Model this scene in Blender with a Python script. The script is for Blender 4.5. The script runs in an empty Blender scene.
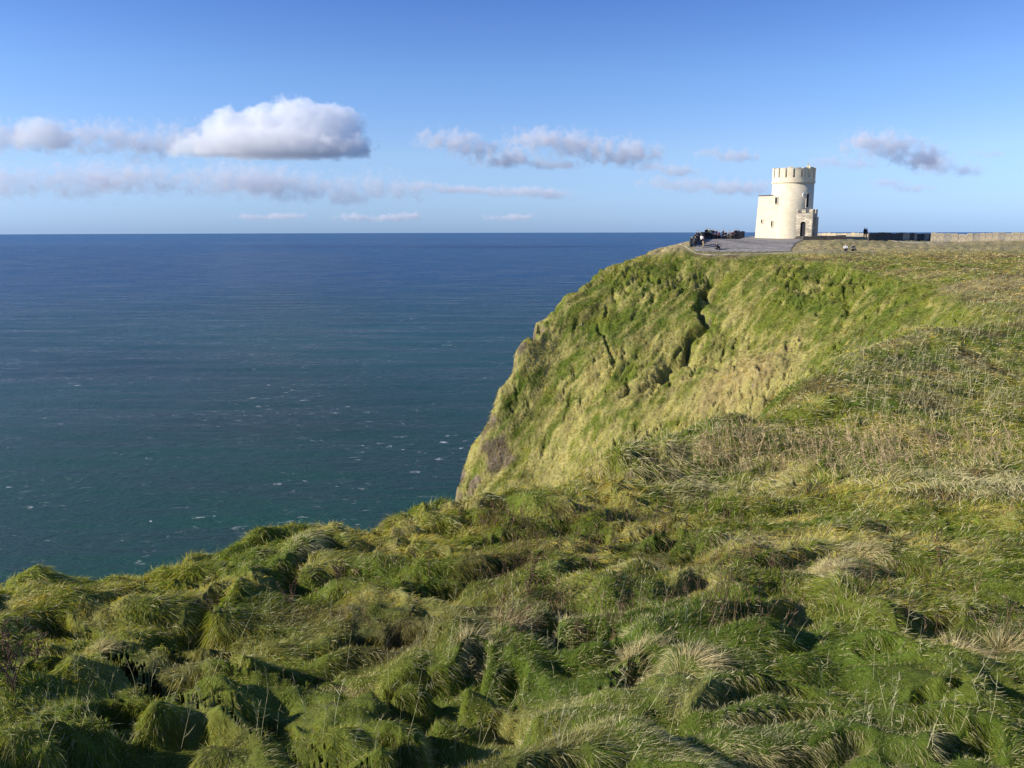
import bpy, math, random
import numpy as np
from mathutils import Vector, Matrix

# ------------------------------------------------------------------ camera, world, sun, exposure
F = 810.0
PITCH = math.radians(10.8)
CP, SP = math.cos(PITCH), math.sin(PITCH)
scene = bpy.context.scene
cam_d = bpy.data.cameras.new('camera')
cam = bpy.data.objects.new('camera', cam_d)
scene.collection.objects.link(cam)
cam.location = (0, 0, 0)
cam.rotation_euler = (math.pi / 2 - PITCH, math.radians(0.12), 0)
cam_d.sensor_width = 36
cam_d.lens = 36 * F / 1024
cam_d.clip_start = 0.05
cam_d.clip_end = 300000
scene.camera = cam

SUN_AZ = Vector((-0.99, -0.14))          # horizontal direction towards the sun
SUN_EL = math.radians(24)
sun_dir = Vector((SUN_AZ.x * math.cos(SUN_EL), SUN_AZ.y * math.cos(SUN_EL), math.sin(SUN_EL))).normalized()
world = bpy.data.worlds.new('World')
scene.world = world
world.use_nodes = True
wn = world.node_tree
wn.nodes.clear()
sky = wn.nodes.new('ShaderNodeTexSky')
sky.sky_type = 'NISHITA'
sky.sun_disc = False
sky.sun_elevation = SUN_EL
sky.sun_rotation = math.atan2(sun_dir.x, sun_dir.y)
sky.altitude = 200
sky.air_density = 1.0
sky.dust_density = 0.2
sky.ozone_density = 2.0
bg = wn.nodes.new('ShaderNodeBackground')
bg.inputs['Strength'].default_value = 0.114
wo = wn.nodes.new('ShaderNodeOutputWorld')
# cooler camera-like balance of the sky, by height above the horizon
wtc = wn.nodes.new('ShaderNodeTexCoord'); wsp = wn.nodes.new('ShaderNodeSeparateXYZ'); wcr = wn.nodes.new('ShaderNodeValToRGB'); wmu = wn.nodes.new('ShaderNodeMix')
wmu.data_type = 'RGBA'; wmu.blend_type = 'MULTIPLY'; wmu.inputs['Factor'].default_value = 1
wn.links.new(wtc.outputs['Generated'], wsp.inputs[0]); wn.links.new(wsp.outputs[2], wcr.inputs['Fac'])
for k_, (p_, c_) in enumerate(((0.0, (.35, .58, 1.34)), (.035, (.50, .68, 1.24)), (.085, (.66, .78, 1.14)), (.17, (.59, .76, 1.14)), (.27, (.40, .58, 1.03)), (.6, (.40, .58, 1.0)))):
    e_ = wcr.color_ramp.elements[k_] if k_ < 2 else wcr.color_ramp.elements.new(p_)
    e_.position = p_; e_.color = (*c_, 1)
wn.links.new(sky.outputs[0], wmu.inputs['A']); wn.links.new(wcr.outputs[0], wmu.inputs['B'])
wn.links.new(wmu.outputs['Result'], bg.inputs[0])
wn.links.new(bg.outputs[0], wo.inputs[0])

sl = bpy.data.lights.new('sun', 'SUN')
sl.energy = 5.0
sl.angle = math.radians(0.53)
sl.color = (1.0, 0.93, 0.80)
so = bpy.data.objects.new('sun', sl)
so.rotation_euler = sun_dir.to_track_quat('Z', 'Y').to_euler()
scene.collection.objects.link(so)

scene.view_settings.view_transform = 'Standard'
scene.view_settings.look = 'None'
scene.view_settings.exposure = 0.42
scene.view_settings.gamma = 1
scene.render.engine = 'CYCLES'
cy = scene.cycles
cy.max_bounces = 26
cy.diffuse_bounces = 3
cy.glossy_bounces = 2
cy.transmission_bounces = 3
cy.transparent_max_bounces = 8
cy.volume_bounces = 24
cy.volume_step_rate = 0.6
cy.volume_max_steps = 256
cy.use_adaptive_sampling = True
cy.adaptive_threshold = 0.015
cy.use_denoising = True

CLOUDS = True
rng = np.random.default_rng(7)
random.seed(7)

# ------------------------------------------------------------------ helpers
def link(o):
    scene.collection.objects.link(o)
    return o

def tag(o, label=None, cat=None, group=None, kind=None):
    if label: o['label'] = label
    if cat: o['category'] = cat
    if group: o['group'] = group
    if kind: o['kind'] = kind
    return o

def empty(name, loc, rz=0.0):
    o = bpy.data.objects.new(name, None)
    o.location = loc
    o.rotation_euler = (0, 0, rz)
    o.empty_display_size = 0.2
    return link(o)

def slope_of(py):
    v = (384 - py) / F
    return -(-SP + v * CP) / (CP + v * SP)       # drop per metre of depth

def px_x(px, py, Y):
    v = (384 - py) / F
    return (px - 512) / F / (CP + v * SP) * Y

def at(px, py, Y):
    return (px_x(px, py, Y), Y, -slope_of(py) * Y)

class MB:
    """collects shapes and links them as one mesh object"""
    def __init__(s):
        s.v = []; s.f = []
    def add(s, vs, fs):
        n = len(s.v)
        s.v += [tuple(v) for v in vs]
        s.f += [tuple(i + n for i in f) for f in fs]
        return s
    def box(s, x0, x1, y0, y1, z0, z1, M=None):
        vs = [Vector(p) for p in ((x0,y0,z0),(x1,y0,z0),(x1,y1,z0),(x0,y1,z0),(x0,y0,z1),(x1,y0,z1),(x1,y1,z1),(x0,y1,z1))]
        if M is not None: vs = [M @ v for v in vs]
        return s.add(vs, [(0,3,2,1),(4,5,6,7),(0,1,5,4),(1,2,6,5),(2,3,7,6),(3,0,4,7)])
    def prism(s, pts, z0, z1, M=None):
        n = len(pts)
        vs = [Vector((p[0], p[1], z0)) for p in pts] + [Vector((p[0], p[1], z1)) for p in pts]
        if M is not None: vs = [M @ v for v in vs]
        fs = [tuple(range(n))[::-1], tuple(range(n, 2 * n))] + [(i, (i + 1) % n, n + (i + 1) % n, n + i) for i in range(n)]
        return s.add(vs, fs)
    def tube(s, pts, rads, k=6, cap=True):
        pts = [Vector(p) for p in pts]
        n0 = len(s.v); vs = []; fs = []
        for i, p in enumerate(pts):
            t = (pts[min(i + 1, len(pts) - 1)] - pts[max(i - 1, 0)]).normalized()
            a = t.cross(Vector((0, 1, 0.13))).normalized(); b = t.cross(a)
            for j in range(k):
                w = 2 * math.pi * j / k
                vs.append(p + (a * math.cos(w) + b * math.sin(w)) * rads[i])
        for i in range(len(pts) - 1):
            for j in range(k):
                fs.append((i * k + j, i * k + (j + 1) % k, (i + 1) * k + (j + 1) % k, (i + 1) * k + j))
        if cap:
            fs.append(tuple(range(k))[::-1]); fs.append(tuple((len(pts) - 1) * k + j for j in range(k)))
        return s.add(vs, fs)
    def ring(s, r0, r1, z0, z1, a0, a1, n, cx=0, cy=0):
        """a sector of a hollow ring (r0 inner, r1 outer)"""
        vs = []; fs = []
        full = abs(a1 - a0) > 6.2831
        m = n if full else n + 1
        for i in range(m):
            a = a0 + (a1 - a0) * i / n
            c, d = math.cos(a), math.sin(a)
            vs += [(cx + r0 * c, cy + r0 * d, z0), (cx + r1 * c, cy + r1 * d, z0), (cx + r1 * c, cy + r1 * d, z1), (cx + r0 * c, cy + r0 * d, z1)]
        for i in range(n):
            p, q = 4 * i, 4 * ((i + 1) % m)
            for k in range(4):
                fs.append((p + k, p + (k + 1) % 4, q + (k + 1) % 4, q + k))
        if not full:
            fs.append((0, 3, 2, 1)); e = 4 * (m - 1); fs.append((e, e + 1, e + 2, e + 3))
        return s.add(vs, fs)
    def build(s, name, mat, parent=None, smooth=False):
        me = bpy.data.meshes.new(name)
        me.from_pydata(s.v, [], s.f)
        me.materials.append(mat)
        if smooth:
            me.polygons.foreach_set('use_smooth', [True] * len(me.polygons))
        me.update()
        o = bpy.data.objects.new(name, me)
        link(o)
        if parent: o.parent = parent
        return o

def np_mesh(name, V, quads=None, tris=None, mat=None, col=None, smooth=True):
    me = bpy.data.meshes.new(name)
    me.vertices.add(len(V))
    me.vertices.foreach_set('co', np.ascontiguousarray(V, dtype=np.float32).ravel())
    nq = 0 if quads is None else len(quads); nt = 0 if tris is None else len(tris)
    loops = []
    if nq: loops.append(quads.ravel())
    if nt: loops.append(tris.ravel())
    li = np.concatenate(loops).astype(np.int32)
    me.loops.add(len(li)); me.loops.foreach_set('vertex_index', li)
    me.polygons.add(nq + nt)
    starts = np.concatenate([np.arange(nq) * 4, nq * 4 + np.arange(nt) * 3]).astype(np.int32)
    me.polygons.foreach_set('loop_start', starts)
    me.polygons.foreach_set('use_smooth', np.full(nq + nt, smooth))
    me.update(calc_edges=True)
    if col is not None:
        a = me.color_attributes.new('Col', 'FLOAT_COLOR', 'POINT')
        c4 = np.ones((len(V), 4), dtype=np.float32); c4[:, :col.shape[1]] = col
        a.data.foreach_set('color', c4.ravel())
    if mat: me.materials.append(mat)
    return link(bpy.data.objects.new(name, me))

# ------------------------------------------------------------------ numpy noise
_T = rng.random((256, 256)).astype(np.float32) * 2 - 1
def vn(x, y, s=0):
    """smooth value noise, about -1..1"""
    x = x + s * 17.31; y = y + s * 9.77
    xi = np.floor(x); yi = np.floor(y)
    fx = x - xi; fy = y - yi
    xi = xi.astype(np.int64); yi = yi.astype(np.int64)
    fx = fx * fx * fx * (fx * (fx * 6 - 15) + 10); fy = fy * fy * fy * (fy * (fy * 6 - 15) + 10)
    x0 = xi & 255; x1 = (xi + 1) & 255; y0 = yi & 255; y1 = (yi + 1) & 255
    return (_T[x0, y0] * (1 - fx) + _T[x1, y0] * fx) * (1 - fy) + (_T[x0, y1] * (1 - fx) + _T[x1, y1] * fx) * fy
def fbm(x, y, o=4, s=0, g=0.5):
    r = 0; a = 1.0; t = 0
    for i in range(o):
        r = r + a * vn(x * 2 ** i * (1 + .013 * i), y * 2 ** i, s + i * 3); t += a; a *= g
    return r / t * 1.4
def sstep(a, b, x):
    t = np.clip((x - a) / (b - a), 0, 1)
    return t * t * (3 - 2 * t)
_J = rng.random((128, 128, 2)).astype(np.float32)
def cushions(x, y, jit=0.85):
    """rounded turf cushions with sharp hollows between: 1 at a cushion's crown, 0 in the hollow"""
    xi = np.floor(x).astype(np.int64); yi = np.floor(y).astype(np.int64)
    f1 = np.full(x.shape, 9.0, dtype=np.float32); f2 = f1.copy()
    for dx in (-1, 0, 1):
        for dy in (-1, 0, 1):
            cx = xi + dx; cyy = yi + dy
            j = _J[cx & 127, cyy & 127]
            d = np.hypot(cx + .5 + (j[..., 0] - .5) * jit - x, cyy + .5 + (j[..., 1] - .5) * jit - y)
            n = d < f1
            f2 = np.where(n, f1, np.minimum(f2, d)); f1 = np.where(n, d, f1)
    return np.clip((f2 - f1) * 1.1, 0, 1)

# ------------------------------------------------------------------ materials
def new_mat(name):
    m = bpy.data.materials.new(name); m.use_nodes = True
    nt = m.node_tree; nt.nodes.clear()
    out = nt.nodes.new('ShaderNodeOutputMaterial')
    return m, nt, out

def solid(name, col, rough=0.8, var=0.15, scale=6.0, bump=0.0, spec=0.3, col2=None, detail=6):
    """a base colour broken up by noise, with an optional bump"""
    m, nt, out = new_mat(name)
    b = nt.nodes.new('ShaderNodeBsdfPrincipled')
    b.inputs['Roughness'].default_value = rough
    b.inputs['Specular IOR Level'].default_value = spec
    tc = nt.nodes.new('ShaderNodeTexCoord')
    n = nt.nodes.new('ShaderNodeTexNoise'); n.inputs['Scale'].default_value = scale; n.inputs['Detail'].default_value = detail
    n.inputs['Roughness'].default_value = 0.6
    nt.links.new(tc.outputs['Object'], n.inputs['Vector'])
    r = nt.nodes.new('ShaderNodeValToRGB')
    c2 = col2 or tuple(c * (1 - 2 * var) for c in col)
    r.color_ramp.elements[0].position = 0.3; r.color_ramp.elements[0].color = (*c2, 1)
    r.color_ramp.elements[1].position = 0.7; r.color_ramp.elements[1].color = (*[min(1, c * (1 + var)) for c in col], 1)
    nt.links.new(n.outputs['Fac'], r.inputs['Fac'])
    nt.links.new(r.outputs[0], b.inputs['Base Color'])
    if bump:
        bp = nt.nodes.new('ShaderNodeBump'); bp.inputs['Strength'].default_value = bump; bp.inputs['Distance'].default_value = 0.05
        nt.links.new(n.outputs['Fac'], bp.inputs['Height']); nt.links.new(bp.outputs[0], b.inputs['Normal'])
    nt.links.new(b.outputs[0], out.inputs[0])
    return m

def masonry(name, col, mortar, sx, sy, var=0.3, bump=0.5, contrast=1.0):
    """coursed stone: brick pattern wrapped by object coordinates, plus stains"""
    m, nt, out = new_mat(name)
    L = nt.links.new
    b = nt.nodes.new('ShaderNodeBsdfPrincipled'); b.inputs['Roughness'].default_value = 0.9; b.inputs['Specular IOR Level'].default_value = 0.15
    tc = nt.nodes.new('ShaderNodeTexCoord')
    sp = nt.nodes.new('ShaderNodeSeparateXYZ'); L(tc.outputs['Object'], sp.inputs[0])
    ad = nt.nodes.new('ShaderNodeMath'); ad.operation = 'ADD'; L(sp.outputs[0], ad.inputs[0]); L(sp.outputs[1], ad.inputs[1])
    cb = nt.nodes.new('ShaderNodeCombineXYZ'); L(ad.outputs[0], cb.inputs[0]); L(sp.outputs[2], cb.inputs[1])
    br = nt.nodes.new('ShaderNodeTexBrick')
    br.inputs['Scale'].default_value = 1.0; br.inputs['Brick Width'].default_value = sx; br.inputs['Row Height'].default_value = sy
    br.inputs['Mortar Size'].default_value = 0.02; br.inputs['Bias'].default_value = 0
    br.inputs['Color1'].default_value = (*[c * (1 - var) for c in col], 1)
    br.inputs['Color2'].default_value = (*[min(1, c * (1 + var)) for c in col], 1)
    br.inputs['Mortar'].default_value = (*mortar, 1)
    L(cb.outputs[0], br.inputs['Vector'])
    n = nt.nodes.new('ShaderNodeTexNoise'); n.inputs['Scale'].default_value = 1.3; n.inputs['Detail'].default_value = 8; L(tc.outputs['Object'], n.inputs['Vector'])
    mr = nt.nodes.new('ShaderNodeMapRange'); mr.inputs[1].default_value = .3; mr.inputs[2].default_value = .7; mr.inputs[3].default_value = 1 - .3 * contrast; mr.inputs[4].default_value = 1 + .15 * contrast
    L(n.outputs['Fac'], mr.inputs[0])
    mx = nt.nodes.new('ShaderNodeVectorMath'); mx.operation = 'SCALE'; L(br.outputs['Color'], mx.inputs[0]); L(mr.outputs[0], mx.inputs['Scale'])
    L(mx.outputs[0], b.inputs['Base Color'])
    bp = nt.nodes.new('ShaderNodeBump'); bp.inputs['Strength'].default_value = bump; bp.inputs['Distance'].default_value = 0.03
    iv = nt.nodes.new('ShaderNodeMath'); iv.operation = 'SUBTRACT'; iv.inputs[0].default_value = 1; L(br.outputs['Fac'], iv.inputs[1])
    a2 = nt.nodes.new('ShaderNodeMath'); a2.operation = 'MULTIPLY_ADD'; L(n.outputs['Fac'], a2.inputs[0]); a2.inputs[1].default_value = 1.5; L(iv.outputs[0], a2.inputs[2])
    L(a2.outputs[0], bp.inputs['Height']); L(bp.outputs[0], b.inputs['Normal'])
    L(b.outputs[0], out.inputs[0])
    return m

M = {}
M['render'] = masonry('cream_limewash', (0.77, 0.67, 0.48), (0.66, 0.57, 0.41), 0.55, 0.3, var=0.05, bump=0.3, contrast=0.35)
M['stone'] = masonry('coursed_stone', (0.52, 0.45, 0.34), (0.34, 0.30, 0.24), 0.5, 0.26, var=0.28, bump=0.7)
M['dark'] = solid('opening_shade', (0.012, 0.012, 0.014), 0.5, 0.2)  # near-black colour stands for the shade inside windows and doorway
M['slate'] = solid('slate_capping', (0.10, 0.10, 0.11), 0.7, 0.3, 3)
M['white_paint'] = solid('white_plaque', (0.75, 0.73, 0.68), 0.6, 0.08)
M['wood'] = solid('dark_timber', (0.045, 0.03, 0.022), 0.6, 0.3, 9)
M['slab_pale'] = solid('pale_flagstone', (0.50, 0.42, 0.29), 0.85, 0.25, 2.2, 0.4)
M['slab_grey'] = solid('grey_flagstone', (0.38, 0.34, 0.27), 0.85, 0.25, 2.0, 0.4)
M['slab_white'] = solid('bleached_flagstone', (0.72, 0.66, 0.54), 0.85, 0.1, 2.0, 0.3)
M['slab_shaded'] = solid('shaded_flagstone', (0.085, 0.085, 0.085), 0.8, 0.3, 2.5, 0.4)  # flagstone darkened to carry the shade on the walls' sunless sides
M['paving'] = masonry('flag_paving', (0.29, 0.265, 0.24), (0.17, 0.155, 0.135), 1.1, 0.7, var=0.2, bump=0.3)
M['kerbstone'] = solid('pale_kerbstone', (0.36, 0.32, 0.23), 0.85, 0.3, 0.9, 0.3)
M['gravel'] = solid('pale_path_gravel', (0.42, 0.38, 0.31), 0.95, 0.15, 14, 0.3)
M['concrete'] = solid('shaded_step_stone', (0.10, 0.09, 0.08), 0.9, 0.25, 3, 0.3)  # shade of the steps and low wall put into the stone colour

# ------------------------------------------------------------------ the land: height field
PTS = []
def P(px, py, Y): PTS.append((px_x(px, py, Y), Y, -slope_of(py) * Y))
def W(x, y, z): PTS.append((x, y, z))
# under and round the viewer
for x, y, z in ((0,0,-2.5),(-3,0,-2.6),(3,0,-2.6),(0,-4,-2.4),(-7,2,-3.1),(8,0,-2.7),(8,-8,-2.4),(-8,-6,-2.8),(16,2,-3.0),(30,5,-3.2),(40,25,-4.2),(60,30,-4.0),(90,60,-3.6),(-20,-10,-4)):
    W(x, y, z)
# near turf
for p in ((0,768,3.6),(250,768,3.65),(512,768,3.6),(800,768,3.55),(1024,768,3.55),
          (0,680,4.95),(250,680,5.0),(512,680,4.9),(800,680,4.8),(1024,680,4.8),
          (0,600,7.1),(130,572,8.0),(240,549,9.0),(350,531,10.0),(420,518,11.2),(463,504,12.8),
          (250,610,6.7),(400,600,6.8),(512,600,6.6),(700,600,6.5),(900,600,6.5),(1024,600,6.6),
          (420,550,9.0),(512,545,9.1),(700,545,8.8),(900,545,8.7),(1024,545,8.6),
          (540,500,12.6),(620,500,12.4),(760,500,12.0),(900,500,11.8),(1024,500,11.6),
          (600,478,14.6),(700,465,15.4),(800,465,15.0),(900,460,15.3),(1024,460,15.0),
          (1024,420,20.5),(900,420,20.0),(800,425,19.0),(1024,380,29),(900,378,29),
          (1024,350,39),(960,340,43),(1024,325,51),(1024,300,66),(1024,275,88),(1024,258,108),(1024,243,126)): P(*p)
# the near rim of the hollow
for p in ((988,312,60),(925,333,46),(880,347,39),(830,366,31),(788,392,25),(760,416,20.5),(730,421,19.6),(700,424,19),(640,436,17.6),(605,450,16.6),(588,468,15.2),(500,494,13.4)): P(*p)
# hidden floor of the hollow
def H(px, Y, z): W((px - 512) / F * 1.0 * Y / 0.975, Y, z)
for p in ((700,24,-8.5),(700,35,-13.5),(700,55,-18),(700,72,-20.5),(600,20,-9),(600,30,-16.5),(600,50,-24),(600,70,-26),
          (500,18,-10.5),(500,30,-22),(500,50,-30),(500,74,-33),(850,41,-8.2),(850,52,-10),(850,63,-11.4),(920,55,-7.7),(780,30,-8.5),(780,45,-13),(780,65,-15.5)): H(*p)
# the far face
for p in ((700,422,85),(700,380,92),(700,350,98),(700,320,103),(700,290,109),(700,265,115),(700,253,119),
          (850,353,76),(850,330,83),(850,300,92),(850,275,100),(850,262,105),(850,253,114),
          (920,322,68),(920,300,77),(920,283,85),(920,262,102),(975,318,61),(975,295,72),(975,262,103),
          (600,445,86),(600,400,93),(600,350,101),(600,310,109),(600,280,115),(600,267,118),
          (550,490,85),(550,440,91),(550,380,99),(550,330,106),(500,490,86),(500,450,91),(510,400,97),
          (463,497,88),(473,450,92),(500,392,97),(520,350,102),(540,320,107),(565,292,112),(600,268,117),(640,254,122),(672,246,127),
          (780,400,80),(780,370,86),(780,340,92),(780,300,100),(780,270,107),(780,256,114),
          (760,240,134),(790,238.5,135),(835,240,131),(900,241,134),(930,241,137),(980,242,131),(690,243,130),(740,239,140),(820,252,114)): P(*p)
for x, y, z in ((50,155,-1.5),(75,150,-1.6),(100,130,-1.8),(60,200,-5),(110,200,-6),(140,150,-4),(90,320,-18),(200,200,-14),(200,100,-6),(40,160,-2.5),(150,40,-5),(250,20,-9),(300,200,-20),(110,90,-2.8)):
    W(x, y, z)
# below the outer cliff edge, so that the sheet does not rear up there
for p in ((660,140,-9),(600,140,-12),(560,125,-16),(500,115,-24),(450,105,-32),(400,100,-36),(300,110,-44),(500,180,-28),(620,180,-12),(300,200,-45),(150,100,-45),(0,100,-45),(420,60,-32),(400,30,-24),(0,30,-20),(660,300,-10),(500,400,-30),(0,400,-45)): H(*p)
PTS = np.array(PTS)

def uv_of(x, y):
    r = np.sqrt(x * x + y * y + 1.0)
    return np.stack([np.arctan2(x, y + 1e-9) * 1.4 * np.clip(r / 4, 0, 1), np.log(r)], -1)
def tps_k(d2): return 0.5 * d2 * np.log(d2 + 1e-12)
U = uv_of(PTS[:, 0], PTS[:, 1])
VAL = PTS[:, 2] / np.sqrt(PTS[:, 0] ** 2 + PTS[:, 1] ** 2 + 1)
n = len(U)
K = tps_k(((U[:, None] - U[None]) ** 2).sum(-1)) + 2e-4 * np.eye(n)
A = np.zeros((n + 3, n + 3)); A[:n, :n] = K; A[:n, n] = 1; A[:n, n+1:] = U; A[n, :n] = 1; A[n+1:, :n] = U.T
SOL = np.linalg.solve(A, np.concatenate([VAL, np.zeros(3)]))
def base_h(x, y):
    out = np.empty(x.shape)
    fx, fy, fo = x.ravel(), y.ravel(), out.ravel()
    for i in range(0, len(fx), 60000):
        u = uv_of(fx[i:i+60000], fy[i:i+60000])
        k = tps_k(((u[:, None] - U[None]) ** 2).sum(-1))
        s = k @ SOL[:n] + SOL[n] + u @ SOL[n+1:]
        fo[i:i+60000] = s * np.sqrt(fx[i:i+60000] ** 2 + fy[i:i+60000] ** 2 + 1)
    return fo.reshape(x.shape)

COAST = np.array([(-60,-60),(-26,-16),(-11.5,0),(-7.2,5.0),(-5.0,7.4)] +
    [(px_x(a, b, Y), Y) for a, b, Y in ((0,592,7.4),(130,568,8.3),(240,545,9.2),(350,524,10.4),(420,509,11.8),(463,497,13.0))] +
    [(0.6,16.5),(1.2,22),(-1,33),(-4,50),(-6,70)] +
    [(px_x(a, b, Y), Y) for a, b, Y in ((462,497,88),(472,450,92),(499,395,97),(519,350,102),(539,320,107),(564,292,112),(600,267,117),(640,252,122),(672,242,129))] +
    [(34,141),(40,156),(52,190),(60,300),(60,600)])
def coast_d(x, y):
    """signed distance to the cliff edge, positive out over the sea"""
    fx, fy = x.ravel(), y.ravel()
    best = np.full(fx.shape, 1e9); sgn = np.ones(fx.shape)
    for a, b in zip(COAST[:-1], COAST[1:]):
        e = b - a; L2 = e @ e
        t = np.clip(((fx - a[0]) * e[0] + (fy - a[1]) * e[1]) / L2, 0, 1)
        dx = fx - a[0] - t * e[0]; dy = fy - a[1] - t * e[1]
        d = dx * dx + dy * dy
        m = d < best
        cr = e[0] * (fy - a[1]) - e[1] * (fx - a[0])
        best = np.where(m, d, best); sgn = np.where(m, np.sign(cr), sgn)
    return (np.sqrt(best) * sgn).reshape(x.shape)

def seg_d(x, y, line):
    best = np.full(x.shape, 1e9)
    line = np.array(line, float)
    for a, b in zip(line[:-1], line[1:]):
        e = b - a; t = np.clip(((x - a[0]) * e[0] + (y - a[1]) * e[1]) / (e @ e), 0, 1)
        best = np.minimum(best, np.hypot(x - a[0] - t * e[0], y - a[1] - t * e[1]))
    return best

GULLY = [(px_x(a, b, Y), Y) for a, b, Y in ((713,276,112),(706,300,107),(704,318,103.5),(694,340,100),(684,358,96.5),(655,374,95))]
GULLY2 = [(px_x(a, b, Y), Y) for a, b, Y in ((650,385,93),(625,392,93),(625,380,95))]
CRACK1 = [(px_x(a, b, Y), Y) for a, b, Y in ((616,290,112.5),(610,308,109))]
CRACK2 = [(px_x(a, b, Y), Y) for a, b, Y in ((600,325,106.5),(604,345,102.5),(613,362,99))]
CRACK3 = [(px_x(a, b, Y), Y) for a, b, Y in ((848,285,97),(843,298,93),(840,312,89))]
TERRACE = [(px_x(a, 245, Y), Y) for a, Y in ((688,124),(694,119.5),(712,118.5),(752,117),(792,115.5),(797,124),(806,131),(822,132),(822,146),(745,146),(741,143),(712,131))]
def in_poly(x, y, poly):
    c = np.zeros(x.shape, bool); j = len(poly) - 1
    for i in range(len(poly)):
        xi, yi = poly[i]; xj, yj = poly[j]
        c ^= ((yi > y) != (yj > y)) & (x < (xj - xi) * (y - yi) / (yj - yi + 1e-12) + xi)
        j = i
    return c
KL = [(px_x(a, 250, Y), Y) for a, Y in ((679,124.5),(688,121),(697,118.6),(712,117.6),(752,116.2),(792,114.7),(825,113.6),(842,113.3),(874,113.0))]
def flat_mask(x, y):
    """1 where the ground is trodden and level: the terrace, the path and the field by the tower"""
    inside = in_poly(x, y, TERRACE)
    d = seg_d(x, y, TERRACE + [TERRACE[0]])
    k = 1 - sstep(.5, 1.6, seg_d(x, y, KL))
    return np.where(inside, 1.0, np.maximum(1 - sstep(0.3, 1.8, d), k))
RIM = [(px_x(a, b, Y), Y) for a, b, Y in ((588,468,15.2),(605,450,16.6),(640,436,17.6),(700,424,19),(760,416,20.5),(788,392,25),(830,366,31),(880,347,39),(925,333,46),(988,312,60))]
CREASE = [(px_x(a, b, Y), Y) for a, b, Y in ((990,311,62),(965,298,70),(945,289,78),(920,279,87),(885,268,97),(840,260,105),(790,256,111),(740,254,115),(700,252.5,117.5),(672,247,125))]
def face_mask(x, y, soft=1.6):
    poly = CREASE + [(10, 126), (-2, 108), (-12, 88), (-8, 60), (-2, 30), (2, 17)] + RIM
    dd = seg_d(x, y, poly + [poly[0]]) * np.where(in_poly(x, y, poly), 1, -1)
    dd = dd + .9 * fbm(x * .3, y * .3, 3, 44)
    return sstep(-soft * .3, soft, dd), dd
def rim_line():
    return [(px_x(a, b, Y), Y) for a, b, Y in ((588,468,15.2),(605,450,16.6),(640,436,17.6),(700,424,19),(760,416,20.5),(788,392,25),(830,366,31),(880,347,39),(925,333,46),(988,312,60))]

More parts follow.
